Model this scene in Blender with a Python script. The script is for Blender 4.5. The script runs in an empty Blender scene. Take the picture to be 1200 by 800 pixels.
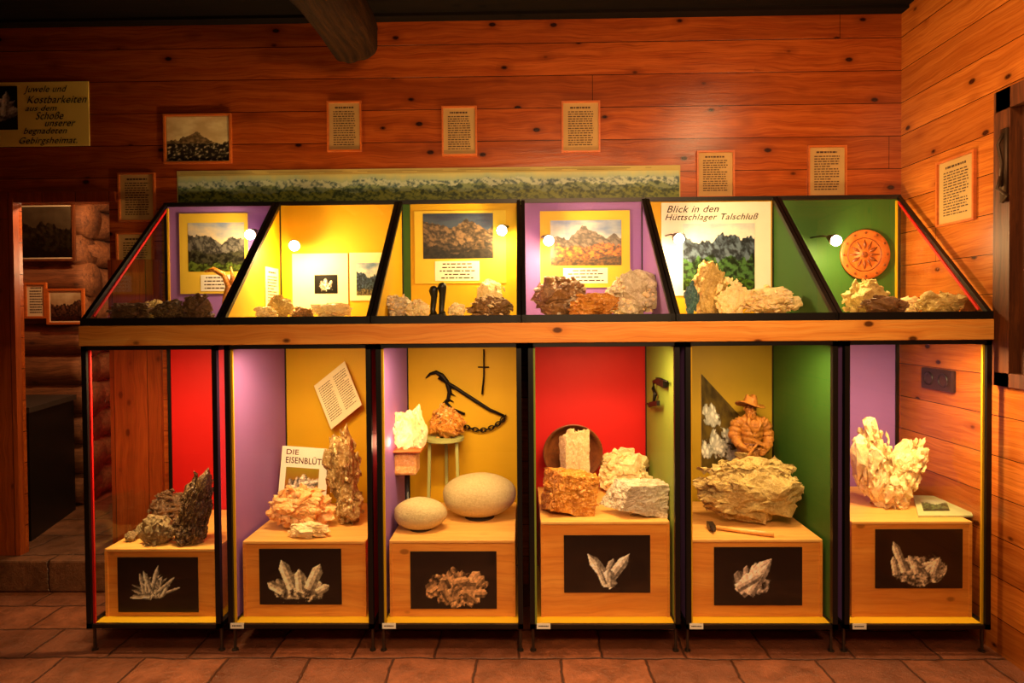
import bpy,bmesh,math,random
from mathutils import Vector,Matrix,noise
S=bpy.context.scene; C=S.collection; R=math.radians; V3=Vector
S.view_settings.view_transform='Standard'
# ------------------------------------------------------------------ camera and measuring
F=712.0; SH=17.0
M=Matrix.Rotation(R(1.0),3,'Z')@Matrix.Rotation(R(89.0),3,'X')@Matrix.Rotation(R(-0.45),3,'Z')
CAM=V3((0,0,1.348))
cd=bpy.data.cameras.new('camera'); cam=bpy.data.objects.new('camera',cd); C.objects.link(cam); S.camera=cam
cd.sensor_width=36; cd.lens=F/1200*36; cd.shift_y=-SH/1200; cd.clip_start=.02
cam.matrix_world=Matrix.Translation(CAM)@M.to_4x4()
def ray(px,py): return M@V3(((px-600)/F,(400-py-SH)/F,-1))
def P(px,py,Y):
    d=ray(px,py); return CAM+d*(Y/d.y)
def PXp(px,py,X):
    d=ray(px,py); return CAM+d*(X/d.x)
def R2(x0,y0,x1,y1,Y):
    cx=(x0+x1)/2; cy=(y0+y1)/2
    return P(x0,cy,Y).x,P(x1,cy,Y).x,P(cx,y1,Y).z,P(cx,y0,Y).z
YF,YB,YW=2.4,3.0,3.04
# ------------------------------------------------------------------ colour + materials
def lin(c): 
    c=c/255.0
    return c/12.92 if c<=.04045 else ((c+.055)/1.055)**2.4
def K(r,g,b): return (lin(r),lin(g),lin(b),1)
class NT:
    def __init__(s,name):
        s.m=bpy.data.materials.new(name); s.m.use_nodes=True; s.t=s.m.node_tree; s.b=s.t.nodes['Principled BSDF']
    def n(s,ty,**kw):
        o=s.t.nodes.new(ty)
        for k,v in kw.items(): setattr(o,k,v)
        return o
    def l(s,a,b): s.t.links.new(a,b)
    def val(s,inp,x):
        if isinstance(x,(int,float,tuple)): inp.default_value=x
        else: s.l(x,inp)
    def math(s,op,a,b=0.0,c=None):
        o=s.n('ShaderNodeMath',operation=op); s.val(o.inputs[0],a); s.val(o.inputs[1],b)
        if c is not None: s.val(o.inputs[2],c)
        return o.outputs[0]
    def mix(s,f,a,b,bt='MIX'):
        o=s.n('ShaderNodeMix',data_type='RGBA',blend_type=bt); s.val(o.inputs[0],f); s.val(o.inputs[6],a); s.val(o.inputs[7],b); return o.outputs[2]
    def noise(s,vec,scale,det=4,rough=.6):
        o=s.n('ShaderNodeTexNoise'); o.inputs['Scale'].default_value=scale; o.inputs['Detail'].default_value=det; o.inputs['Roughness'].default_value=rough
        if vec is not None: s.l(vec,o.inputs['Vector'])
        return o.outputs[0]
    def ramp(s,f,a,b):
        o=s.n('ShaderNodeMapRange'); o.inputs[1].default_value=a; o.inputs[2].default_value=b; s.l(f,o.inputs[0]); return o.outputs[0]
    def bump(s,h,st,dist=.01):
        o=s.n('ShaderNodeBump'); o.inputs['Strength'].default_value=st; o.inputs['Distance'].default_value=dist; s.l(h,o.inputs['Height']); s.l(o.outputs[0],s.b.inputs['Normal'])
    def pos(s):
        return s.n('ShaderNodeNewGeometry').outputs['Position']
    def comb(s,x,y,z):
        cb=s.n('ShaderNodeCombineXYZ')
        for k,v in enumerate((x,y,z)): s.val(cb.inputs[k],v)
        return cb.outputs[0]
def dk(c,k): return tuple(x*k for x in c[:3])+(1,)
def plain(name,col,rough=.6,metal=0,var=.12,scale=8,bump=0,spec=.4):
    t=NT(name); p=t.pos(); f=t.noise(p,scale)
    lt=tuple(min(1,x*(1+var)) for x in col[:3])+(1,)
    t.l(t.mix(f,dk(col,1-var*2),lt),t.b.inputs['Base Color']); t.b.inputs['Roughness'].default_value=rough; t.b.inputs['Metallic'].default_value=metal
    t.b.inputs['Specular IOR Level'].default_value=spec
    if bump: t.bump(t.noise(p,scale*8),bump)
    return t.m
def wood(name,c1,c2,dark,along='X',up='Z',h=None,rough=.35,knots=1,bumpy=.15,gr=26,joint=9.0,spec=.45):
    t=NT(name); p=t.pos(); sp=t.n('ShaderNodeSeparateXYZ'); t.l(p,sp.inputs[0])
    a=sp.outputs[along]; u=sp.outputs[up]; o3=sp.outputs[[k for k in 'XYZ' if k not in (along,up)][0]]
    hh=h or 50.0
    q=t.math('DIVIDE',u,hh); q=t.math('ADD',q,.13); idx=t.math('FLOOR',q); fr=t.math('FRACT',q)
    wn=t.n('ShaderNodeTexWhiteNoise',noise_dimensions='1D'); t.l(idx,wn.inputs['W']); rnd=wn.outputs['Value']
    sh=t.math('MULTIPLY_ADD',rnd,17.0,a)
    wv=t.comb(t.math('MULTIPLY',sh,2.0),t.math('MULTIPLY',u,3.0),t.math('MULTIPLY',o3,3.0)); wp=t.noise(wv,1.0,3)
    uw=t.math('MULTIPLY_ADD',wp,.09,u)
    gv=t.comb(t.math('MULTIPLY',sh,1.4),t.math('MULTIPLY',uw,float(gr)),t.math('MULTIPLY',o3,float(gr)))
    g=t.noise(gv,1.6,6,.7); g2=t.noise(t.comb(t.math('MULTIPLY',sh,3.0),t.math('MULTIPLY',uw,gr*4.0),t.math('MULTIPLY',o3,gr*4.0)),1.5,3,.6)
    kv=t.comb(t.math('MULTIPLY',sh,6.5),t.math('MULTIPLY',u,11.0),t.math('MULTIPLY',o3,11.0))
    vo=t.n('ShaderNodeTexVoronoi'); vo.inputs['Scale'].default_value=1.0; t.l(kv,vo.inputs['Vector'])
    sc=t.n('ShaderNodeSeparateColor'); t.l(vo.outputs['Color'],sc.inputs[0]); gate=t.math('LESS_THAN',sc.outputs[0],.6)
    kn=t.math('MULTIPLY',t.ramp(vo.outputs['Distance'],.15,.09),gate); halo=t.math('MULTIPLY',t.ramp(vo.outputs['Distance'],.4,.1),gate)
    col=t.mix(t.ramp(g,.36,.64),c1,c2)
    col=t.mix(t.math('MULTIPLY',t.ramp(g2,.48,.68),.5),col,dark)
    col=t.mix(t.math('MULTIPLY',rnd,.35),col,dark)
    big=t.noise(gv,.3,3); col=t.mix(t.math('MULTIPLY',t.ramp(big,.45,.7),.45),col,dark)
    if knots:
        col=t.mix(t.math('MULTIPLY',halo,.5*knots),col,dark); col=t.mix(t.math('MULTIPLY',kn,.95*knots),col,dk(dark,.15))
    hgt=t.math('MULTIPLY',g,.3)
    if h:
        e=t.math('LESS_THAN',fr,.0036/h)
        jf=t.math('FRACT',t.math('DIVIDE',t.math('MULTIPLY_ADD',rnd,9.0,a),joint)); e2=t.math('LESS_THAN',jf,.0003); e=t.math('MAXIMUM',e,e2)
        col=t.mix(e,col,dk(dark,.3)); hgt=t.math('SUBTRACT',hgt,e)
    t.l(col,t.b.inputs['Base Color']); t.b.inputs['Roughness'].default_value=rough; t.b.inputs['Specular IOR Level'].default_value=spec
    t.bump(hgt,bumpy*2)
    return t.m
def rockmat(name,c1,c2,c3,scale=14,rough=.75,bump=.5,sss=0,dark_patch=.35):
    t=NT(name); tc=t.n('ShaderNodeTexCoord').outputs['Object']
    f=t.noise(tc,scale*1.6,7,.7); f2=t.noise(tc,scale*6,6,.8); f3=t.noise(tc,scale*.6,3)
    col=t.mix(t.ramp(f,.35,.65),c1,c2); col=t.mix(t.math('MULTIPLY',t.ramp(f2,.52,.64),.8),col,c3); col=t.mix(t.math('MULTIPLY',t.ramp(f3,.52,.7),dark_patch),col,dk(c2,.35))  # broad noise blends darker patches into the rock colour
    col=t.mix(t.math('MULTIPLY',t.ramp(f2,.45,.33),.6),col,dk(c2,.35))
    t.l(col,t.b.inputs['Base Color']); t.b.inputs['Roughness'].default_value=rough
    if sss: t.b.inputs['Subsurface Weight'].default_value=sss; t.b.inputs['Subsurface Radius'].default_value=(.02,.01,.005)
    t.bump(t.math('ADD',f,f2),bump,.01); return t.m
def emis(name,col,st):
    t=NT(name); e=t.n('ShaderNodeEmission'); e.inputs[0].default_value=col; e.inputs[1].default_value=st
    t.l(e.outputs[0],t.t.nodes['Material Output'].inputs[0]); return t.m
def glassmat():
    t=NT('pane glass'); tr=t.n('ShaderNodeBsdfTransparent'); gl=t.n('ShaderNodeBsdfGlossy'); gl.inputs['Roughness'].default_value=.01
    lw=t.n('ShaderNodeLayerWeight'); lw.inputs[0].default_value=.5
    f=t.math('MULTIPLY_ADD',t.math('POWER',lw.outputs['Facing'],4.0),.4,.05)
    mx=t.n('ShaderNodeMixShader'); t.l(f,mx.inputs[0]); t.l(tr.outputs[0],mx.inputs[1]); t.l(gl.outputs[0],mx.inputs[2])
    t.l(mx.outputs[0],t.t.nodes['Material Output'].inputs[0]); return t.m
def attrmat(name,rough=.45,spec=.3):
    t=NT(name); a=t.n('ShaderNodeAttribute',attribute_name='Col'); t.l(a.outputs['Color'],t.b.inputs['Base Color'])
    t.b.inputs['Roughness'].default_value=rough; t.b.inputs['Specular IOR Level'].default_value=spec; return t.m
GLASS=glassmat(); PRINT=attrmat('printed paper'); PHOTO=attrmat('glossy photograph',.3,.4)
BLACK=plain('black painted metal',K(16,14,14),.4,0,.2)
IRON=plain('dark wrought iron',K(34,26,22),.5,.7,.3,30)
STEEL=plain('dull steel',K(90,80,70),.4,.9)
YEL=plain('yellow painted board',K(210,164,10),.6,0,.05,4)
OLI=plain('olive yellow painted board',K(170,138,20),.6,0,.06,4)
PUR=plain('lilac painted board',K(146,102,178),.6,0,.05,4)
RED=plain('red painted board',K(198,8,5),.6,0,.06,4)
GRN=plain('green painted board',K(46,90,24),.6,0,.08,4)
PGR=plain('pale green painted board',K(128,144,54),.6,0,.06,4)
COL=dict(Y=YEL,O=OLI,P=PUR,R=RED,G=GRN,H=PGR)
PAPER=plain('cream paper',K(226,212,170),.7,0,.05,20)
WPAPER=plain('white paper',K(238,234,215),.6,0,.03,20)
TAN=plain('tan aged paper',K(184,146,88),.7,0,.08,20)
YMAT=plain('yellow mount card',K(222,190,60),.6,0,.05,10)
INK=plain('black ink',K(28,22,18),.7); INKB=plain('brown typed ink',K(74,46,26),.7)
PINEF=wood('pale pine frame',K(215,116,50),K(195,96,36),K(160,76,26),'X','Z',None,knots=0)
WALLX=wood('varnished pine wall boards',K(194,96,34),K(160,68,20),K(100,36,10),'X','Z',.16,rough=.27)
WALLY=wood('varnished pine side wall boards',K(218,128,48),K(186,98,30),K(128,56,16),'Y','Z',.16,rough=.27)
POST=wood('upright pine board',K(180,84,30),K(148,62,20),K(98,38,12),'Z','X',.17,knots=.6)
PINE=wood('pale pine plinth boards',K(244,172,74),K(228,146,52),K(194,108,38),'X','Z',None,knots=.6,gr=16)
PINET=wood('pale pine top board',K(246,198,112),K(232,172,84),K(205,135,60),'X','Y',None,knots=.2)
LEDGE=wood('golden pine ledge plank',K(255,190,92),K(244,158,60),K(196,106,38),'X','Z',None,knots=1,gr=34)
LOGW=wood('old dark hewn log',K(170,106,60),K(116,66,34),K(48,26,14),'X','Z',None,rough=.8,knots=.5,bumpy=.7)
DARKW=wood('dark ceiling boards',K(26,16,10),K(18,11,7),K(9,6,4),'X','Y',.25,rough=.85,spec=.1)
BEAMM=wood('old smoked beam',K(62,34,12),K(28,14,5),K(8,4,2),'Y','X',None,rough=.8,knots=.6,bumpy=.6,gr=24,spec=.08)
SHUT=wood('weathered brown window wood',K(126,66,28),K(84,40,16),K(46,22,9),'Z','Y',None,rough=.5,knots=.3)
CARV=rockmat('carved varnished limewood',K(206,140,56),K(164,98,34),K(112,62,20),24,.34,.5)
def floormat(name,sc,c1,c2,mo,ds=.04):
    t=NT(name); p=t.pos(); nz=t.n('ShaderNodeTexNoise'); nz.inputs['Scale'].default_value=4.2; nz.inputs['Detail'].default_value=6; nz.inputs['Roughness'].default_value=.7; t.l(p,nz.inputs['Vector'])
    vm=t.n('ShaderNodeVectorMath',operation='MULTIPLY_ADD'); t.l(nz.outputs['Color'],vm.inputs[0]); vm.inputs[1].default_value=(ds,ds,0); t.l(p,vm.inputs[2])
    b=t.n('ShaderNodeTexBrick'); t.l(vm.outputs[0],b.inputs['Vector']); b.inputs['Scale'].default_value=1.0
    b.inputs['Brick Width'].default_value=sc; b.inputs['Row Height'].default_value=sc*.66; b.inputs['Mortar Size'].default_value=.007; b.inputs['Mortar Smooth'].default_value=1; b.inputs['Bias'].default_value=0
    b.inputs['Color1'].default_value=c1; b.inputs['Color2'].default_value=c2; b.inputs['Mortar'].default_value=mo
    f=t.noise(p,9,8,.75); f2=t.noise(p,2,3); col=t.mix(t.math('MULTIPLY',t.ramp(f,.4,.62),.7),b.outputs['Color'],dk(c1,.3)); col=t.mix(t.math('MULTIPLY',t.ramp(f2,.5,.7),.45),col,dk(c2,.4))
    t.l(col,t.b.inputs['Base Color']); t.l(t.ramp(f,.9,.1),t.b.inputs['Roughness'])
    t.bump(t.math('SUBTRACT',t.math('MULTIPLY',f,1.6),b.outputs['Fac']),.8,.014); return t.m
TILE=floormat('worn reddish stone floor tiles',.33,K(158,88,52),K(116,62,38),K(56,32,22),.05)
# ------------------------------------------------------------------ mesh builder
class MB:
    def __init__(s): s.bm=bmesh.new()
    def box(s,x0,x1,y0,y1,z0,z1,mi=0,bev=0):
        r=bmesh.ops.create_cube(s.bm,size=1,matrix=Matrix.Translation(((x0+x1)/2,(y0+y1)/2,(z0+z1)/2))@Matrix.Diagonal((x1-x0,y1-y0,z1-z0,1)))
        fs=set(f for v in r['verts'] for f in v.link_faces)
        for f in fs: f.material_index=mi
        if bev: bmesh.ops.bevel(s.bm,geom=list(set(e for v in r['verts'] for e in v.link_edges)),offset=bev,segments=2,affect='EDGES',profile=.5)
        return s
    def bar(s,p,q,w,h=None,mi=0):
        p=V3(p);q=V3(q); d=q-p; L=d.length; h=h or w
        z=d.normalized(); x=V3((1,0,0)) if abs(z.x)<.9 else V3((0,1,0)); y=z.cross(x).normalized(); x=y.cross(z)
        m=Matrix((x,y,z)).transposed().to_4x4(); m.translation=(p+q)/2
        r=bmesh.ops.create_cube(s.bm,size=1,matrix=m@Matrix.Diagonal((w,h,L,1)))
        for f in set(f for v in r['verts'] for f in v.link_faces): f.material_index=mi
        return s
    def poly(s,pts,mi=0):
        f=s.bm.faces.new([s.bm.verts.new(p) for p in pts]); f.material_index=mi; return s
    def tube(s,pts,r,n=10,cap=True,closed=False,mi=0):
        pts=[V3(p) for p in pts]; k=len(pts); rs=r if isinstance(r,(list,tuple)) else [r]*k; rings=[]
        ref=None
        for i,p in enumerate(pts):
            a=pts[(i-1)%k] if (i>0 or closed) else p; b=pts[(i+1)%k] if (i<k-1 or closed) else p
            d=(b-a).normalized()
            if ref is None: ref=V3((0,0,1)) if abs(d.z)<.9 else V3((1,0,0))
            x=(ref-d*ref.dot(d)).normalized(); ref=x; y=d.cross(x)
            rings.append([s.bm.verts.new(p+(x*math.cos(t)+y*math.sin(t))*rs[i]) for t in [2*math.pi*j/n for j in range(n)]])
        for i in range(k if closed else k-1):
            A=rings[i];B=rings[(i+1)%k]
            for j in range(n):
                f=s.bm.faces.new((A[j],A[(j+1)%n],B[(j+1)%n],B[j])); f.material_index=mi
        if cap and not closed:
            s.bm.faces.new(rings[0][::-1]).material_index=mi; s.bm.faces.new(rings[-1]).material_index=mi
        return s
    def lathe(s,prof,cen,n=32,mat=None,mi=0):
        m=mat or Matrix(); rings=[]
        for r,z in prof:
            rings.append([s.bm.verts.new(V3(cen)+m@V3((r*math.cos(t),r*math.sin(t),z))) for t in [2*math.pi*j/n for j in range(n)]])
        for i in range(len(rings)-1):
            for j in range(n): s.bm.faces.new((rings[i][j],rings[i][(j+1)%n],rings[i+1][(j+1)%n],rings[i+1][j])).material_index=mi
        return s
    def ball(s,c,r,sc=(1,1,1),mi=0,sub=3):
        q=bmesh.ops.create_icosphere(s.bm,subdivisions=sub,radius=r,matrix=Matrix.Translation(c)@Matrix.Diagonal((*sc,1)))
        for f in set(f for v in q['verts'] for f in v.link_faces): f.material_index=mi
        return s
    def build(s,name,mats,parent=None,smooth=False,recalc=True):
        if recalc: bmesh.ops.recalc_face_normals(s.bm,faces=s.bm.faces)
        me=bpy.data.meshes.new(name)
        if parent is not None: off=world_loc(parent)
        else:
            xs=[v.co.x for v in s.bm.verts]; ys=[v.co.y for v in s.bm.verts]; zs=[v.co.z for v in s.bm.verts]
            off=V3(((min(xs)+max(xs))/2,(min(ys)+max(ys))/2,min(zs)))
        bmesh.ops.translate(s.bm,verts=s.bm.verts,vec=-off)
        if smooth:
            for f in s.bm.faces: f.smooth=True
        s.bm.to_mesh(me); s.bm.free()
        for m in (mats if isinstance(mats,(list,tuple)) else [mats]): me.materials.append(m)
        o=bpy.data.objects.new(name,me); C.objects.link(o)
        if parent is not None: o.parent=parent
        else: o.location=off
        return o
def world_loc(o):
    l=V3(o.location)
    while o.parent: o=o.parent; l+=V3(o.location)
    return l
def thing(name,label,cat,loc,group=None):
    o=bpy.data.objects.new(name,None); o.empty_display_size=.05; C.objects.link(o); o.location=loc; return tag(o,label,cat,group)
def tag(o,label,cat,group=None):
    o['label']=label; o['category']=cat
    if group: o['group']=group
    return o
def struct(o): o['kind']='structure'; return o
# ------------------------------------------------------------------ flat prints
def grid(name,parent,O,U,Vv,fn,nx,ny,mat=None,Q=None):
    me=bpy.data.meshes.new(name); off=world_loc(parent) if parent is not None else V3(O)
    vs=[];cols=[]
    for j in range(ny+1):
        for i in range(nx+1):
            u=i/nx;v=j/ny
            p=(V3(O)+V3(U)*u+V3(Vv)*v) if Q is None else (Q[0].lerp(Q[1],u)).lerp(Q[3].lerp(Q[2],u),v)
            vs.append(p-off); c=fn(u,v); cols.extend((lin(max(0,min(255,c[0]))),lin(max(0,min(255,c[1]))),lin(max(0,min(255,c[2]))),1))
    fs=[(j*(nx+1)+i,j*(nx+1)+i+1,(j+1)*(nx+1)+i+1,(j+1)*(nx+1)+i) for j in range(ny) for i in range(nx)]
    me.from_pydata(vs,[],fs); ca=me.color_attributes.new('Col','FLOAT_COLOR','POINT'); ca.data.foreach_set('color',cols)
    me.materials.append(mat or PHOTO); o=bpy.data.objects.new(name,me); C.objects.link(o)
    if parent is not None: o.parent=parent
    else: o.location=off
    return o
def fb(x,y,s,o=4): return noise.fractal(V3((x,y,s*7.31)),.9,2.0,o)
def mixc(a,b,t): t=max(0,min(1,t)); return tuple(a[i]*(1-t)+b[i]*t for i in range(3))
def land(seed,sky1,sky2,far,mid,near,hf=.62,hm=.4,amp=.18,peak=None):
    def fn(u,v):
        h1=hf+amp*fb(u*3,0,seed)+.25*amp*fb(u*14,0,seed)+(peak*max(0,1-abs(u-.5)*2.6) if peak else 0)
        h2=hm+amp*.7*fb(u*4,3,seed+1)+.04*fb(u*20,3,seed); h3=.16+.1*fb(u*5,6,seed+2)
        n=fb(u*16,v*16,seed+3,6); rg=abs(fb(u*9+v*5,v*5-u*3,seed+9,5))
        if v>h1: return mixc(sky2,sky1,(v-h1)*2+.5*fb(u*3,v*6,seed+5))
        if v>h2: return mixc(tuple(c*.3 for c in far),tuple(min(255,c*1.0) for c in far),.1+1.7*rg+.5*n)
        if v>h3: return mixc(tuple(c*.3 for c in mid),tuple(min(255,c*1.1) for c in mid),.3+1.2*n+rg)
        return mixc(near,tuple(c*.35 for c in near),.5+1.3*n)
    return fn
def crysfn(seed,asp,n,cx,cy,sp,ln,wd,tone,ang=(0,180),base=True,man=None):
    rnd=random.Random(seed); L=[]
    for k in range(n):
        a=R(rnd.uniform(*ang)); L.append((cx+rnd.uniform(-sp,sp)*1.2,cy+rnd.uniform(-.4,.4)*sp,a,ln*rnd.uniform(.55,1),wd*rnd.uniform(.6,1.1),rnd.uniform(.65,1.05)))
    for (x,y,a,l,w) in (man or []): L.append((x,y,R(a),l,w,1.0))
    def fn(u,v):
        x=u*asp;y=v; c=(14,12,12)
        if base:
            d=math.hypot((x-cx)/(sp*1.7),(y-cy)/(sp*1.0)); 
            if d+.35*fb(x*6,y*6,seed)<1: 
                q=.55+.8*fb(x*14,y*14,seed+2); c=tuple(t*q for t in tone)
        for (a0,b0,a,l,w,br) in L:
            dx=x-a0;dy=y-b0; s=dx*math.cos(a)+dy*math.sin(a); t=-dx*math.sin(a)+dy*math.cos(a)
            if -.02<s<l:
                ww=w if s<l*.75 else w*(l-s)/(l*.25)
                if abs(t)<ww:
                    q=br*(1.1 if t>ww*.35 else .85 if t>-ww*.3 else .5)+.25*fb(x*20,y*20,seed); c=tuple(k*q for k in tone)
        return c
    return fn
def lines(mb,x0,x1,z0,z1,y,n,seed=0,fill=.42,center=False,xf=None):
    rnd=random.Random(seed); h=(z1-z0)/n
    for i in range(n):
        z=z1-(i+.5)*h; a=x0; e=x1-(x1-x0)*rnd.choice([0,.02,.05,.12,.35] if i%5==4 else [0,.02,.05,.08])
        if center: k=(x1-x0)*rnd.uniform(0,.18); a+=k; e=x1-k
        while a<e-.002:
            w=min(rnd.uniform(.25,.9)*(x1-x0)*.2,e-a); b=a+w
            q=[(a,z-h*fill/2),(b,z-h*fill/2),(b,z+h*fill/2),(a,z+h*fill/2)]
            mb.poly([xf(*k) if xf else (k[0],y,k[1]) for k in q]); a=b+(x1-x0)*.03
    return mb
def words(body,x0,x1,z0,z1,Y,mat,parent,name='lettering',shear=.3,bold=.0,xf=None,nib=0):
    cu=bpy.data.curves.new('t','FONT'); cu.body=body; cu.shear=shear; cu.offset=bold; cu.resolution_u=3; cu.space_character=1.06
    o=bpy.data.objects.new('t',cu); C.objects.link(o); bpy.context.view_layer.update()
    me=bpy.data.meshes.new_from_object(o.evaluated_get(bpy.context.evaluated_depsgraph_get())); bpy.data.objects.remove(o)
    if nib: # broad-nib pen: sweep the thin letter along a slanted nib
        vs=[tuple(v.co) for v in me.vertices]; fs=[tuple(p.vertices) for p in me.polygons]; av=[];af=[]
        for k in range(5):
            f=(k/4-.5)*2*nib; n0=len(av); av+=[(x+f*.82,y+f*.57,z) for x,y,z in vs]; af+=[tuple(i+n0 for i in q) for q in fs]
        me=bpy.data.meshes.new(name); me.from_pydata(av,[],af)
    xs=[v.co.x for v in me.vertices]; ys=[v.co.y for v in me.vertices]; a,b,c,d=min(xs),max(xs),min(ys),max(ys); off=world_loc(parent)
    for v in me.vertices:
        X=x0+(v.co.x-a)/(b-a)*(x1-x0); Z=z0+(v.co.y-c)/(d-c)*(z1-z0)
        v.co=(V3(xf(X,Z)) if xf else V3((X,Y,Z)))-off
    me.materials.clear(); me.materials.append(mat); me.name=name
    q=bpy.data.objects.new(name,me); C.objects.link(q); q.parent=parent; return q
# ------------------------------------------------------------------ the setting
XR=P(1056,200,YW).x; XL=-3.9; ZC=P(600,20,YW).z; DX0=P(25,400,YW).x; DX1=P(131,400,YW).x; DZ=P(78,238,YW).z; ZS=.16
def sb(name,mat,*bxs):
    m=MB()
    for b in bxs: m.box(*b)
    return struct(m.build(name,mat))
sb('floor',TILE,(XL,XR+.15,-1.2,5,-.1,0))
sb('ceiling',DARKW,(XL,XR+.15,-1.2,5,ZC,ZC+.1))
sb('wall_back',WALLX,(DX1,XR+.12,YW,YW+.14,0,ZC),(XL,DX1,YW,YW+.04,DZ,ZC),(XL,DX0,YW,YW+.02,0,DZ))
WYa,WYb,WZa,WZb=1.55,PXp(1172,300,XR).y,P(1172,448,2.42).z,P(1172,112,2.42).z
sb('wall_right',WALLY,(XR,XR+.14,WYb,YW,0,ZC),(XR,XR+.14,-1.2,WYa,0,ZC),(XR,XR+.14,WYa,WYb,0,WZa),(XR,XR+.14,WYa,WYb,WZb,ZC))
sb('wall_left',WALLY,(XL-.14,XL,-1.2,5,0,ZC))
sb('trim_1',POST,(DX0-.6,DX0,YW-.035,YW,ZS,DZ+.02))
sb('trim_2',POST,(DX1,P(192,500,YW).x,YW-.02,YW,0,P(150,300,YW).z-.02))
sb('trim_3',POST,(DX0-.6,DX1+.05,YW-.03,YW,DZ,DZ+.05))
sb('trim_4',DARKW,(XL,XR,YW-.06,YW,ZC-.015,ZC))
m=MB(); m.box(XL,DX1+.02,YW-.1,5,0.001,ZS,bev=.01); struct(m.build('trim_5',floormat('worn stone step',.42,K(140,86,52),K(108,66,42),K(50,32,22),.08)))
xq=P(90,400,3.78).x
# log wall of the far room: stacked rough round logs
m=MB(); zz=ZS+.1; k_=0
while zz<ZC+.05:
    for (xa_,xb_,yc) in ((XL,xq+.03*(k_%2),3.89),(xq-.25,-.8,4.31)):
        n_=24; m.tube([(xa_+(xb_-xa_)*i/n_,yc+.008*noise.noise(V3((i*.9,zz*5,yc))),zz+.01*noise.noise(V3((i*.6,zz*7,yc)))) for i in range(n_+1)],.11,14)
    m.tube([(xq-.1,3.9,zz),(xq-.1,4.25,zz)],.1,10); zz+=.192; k_+=1
for v in m.bm.verts: v.co+=noise.noise_vector(V3((v.co.x*3,v.co.y*14,v.co.z*14)))*.006
struct(m.build('wall_far',LOGW,None,True))
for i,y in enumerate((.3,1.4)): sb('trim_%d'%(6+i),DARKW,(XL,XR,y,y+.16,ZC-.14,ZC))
# window in the right wall
w=MB(); t=.07
for a in ((WYb-t,WYb+.01,WZa-.01,WZb+.01),(WYa-.03,WYa+t,WZa-.01,WZb+.01),(WYa,WYb,WZb-t,WZb+.01),(WYa,WYb,WZa-.01,WZa+t*.6)): w.box(XR-.02,XR+.13,*a)
win=w.build('window_1',SHUT); struct(win)
w=MB(); w.box(XR+.02,XR+.04,WYa,WYb,WZa,WZb); w.build('shutter_board',SHUT,win)
w=MB(); 
for y in (WYb-.16,WYb-.42): w.box(XR-.005,XR+.02,y-.035,y+.035,WZa,WZb)
w.build('window_bar',SHUT,win)
w=MB(); zc=P(1192,195,2.3).z; RUST=plain('worn dark iron latch',K(80,56,38),.5,.5,.3,30)
w.tube([(XR-.03,WYb-.05,zc+.14),(XR-.05,WYb-.05,zc+.1),(XR-.035,WYb-.05,zc+.03),(XR-.035,WYb-.045,zc-.06)],.006).tube([(XR-.035,WYb-.045,zc-.02),(XR-.06,WYb-.06,zc-.07),(XR-.035,WYb-.08,zc-.1),(XR-.03,WYb-.05,zc-.12)],.006)
w.box(XR-.03,XR-.02,WYb-.065,WYb-.035,zc-.12,zc+.16); w.build('latch',RUST,win,True)
# log beam
bx=P(413,48,2.85); m=MB(); pts=[];rs=[]
for i in range(60):
    y=-.5+3.3*i/59; pts.append((bx.x+.012*math.sin(y*3),y,bx.z+.008*math.sin(y*5))); rs.append(.125)
pts+= [(bx.x,2.83,bx.z),(bx.x,2.845,bx.z),(bx.x,2.85,bx.z)]; rs+=[.118,.1,.02]
m.tube(pts,rs,48)
for v in m.bm.verts:
    c=V3((bx.x,v.co.y,bx.z)); d=v.co-c; v.co=c+d*(1+.18*noise.noise(V3((d.x*9,v.co.y*2.2,d.z*9)))+.08*noise.noise(V3((d.x*30,v.co.y*5,d.z*30))))
tag(m.build('log_beam',BEAMM,None,True),'thick round smoke-darkened log beam under the ceiling with a blunt end','beam')
# ------------------------------------------------------------------ framed sheets on the walls
def framed(name,label,cat,x0,x1,z0,z1,Y,fw=.012,fm=PINEF,paper=PAPER,fn=None,inner=None,nl=0,seed=1,group=None,xf=None,fd=.014):
    t_=thing(name,label,cat,(xf((x0+x1)/2,Y,z0) if xf else ((x0+x1)/2,Y,z0)),group)
    def fin(mb,nm,mt,par=None):
        if xf:
            for v in mb.bm.verts: v.co=V3(xf(*v.co))
        return mb.build(nm,mt,par or t_)
    if fw:
        m=MB(); m.box(x0,x1,Y-fd,Y,z0,z0+fw).box(x0,x1,Y-fd,Y,z1-fw,z1).box(x0,x0+fw,Y-fd,Y,z0+fw,z1-fw).box(x1-fw,x1,Y-fd,Y,z0+fw,z1-fw); fin(m,'frame',fm)
    m=MB(); m.box(x0+fw,x1-fw,Y-.004,Y-.0005,z0+fw,z1-fw); sh_=fin(m,'sheet',paper)
    mx=(x1-x0-2*fw)
    if fn:
        a,b,c,d=inner or (x0+fw*1.6,x1-fw*1.6,z0+fw*1.6,z1-fw*1.6)
        nx=int(min(130,max(30,(b-a)*380))); ny=int(max(16,nx*(d-c)/(b-a)))
        O=V3((a,Y-.0052,c)); U=V3((b-a,0,0)); W=V3((0,0,d-c))
        if xf: o2=V3(xf(*O)); U=V3(xf(*(O+U)))-o2; W=V3(xf(*(O+W)))-o2; O=o2
        grid('picture',t_,O,U,W,fn,nx,ny)
    if nl:
        m=MB(); h_=z1-z0-2*fw; lines(m,x0+fw+mx*.14,x1-fw-mx*.14,z0+fw+mx*.14,z0+fw+h_*.84,Y-.005,nl,seed); lines(m,x0+fw+mx*.2,x1-fw-mx*.2,z0+fw+h_*.87,z0+fw+h_*.93,Y-.005,1,seed+1,.6); fin(m,'text_lines',INKB,sh_)
    return t_
G='framed text sheets on the pine wall'
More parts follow.
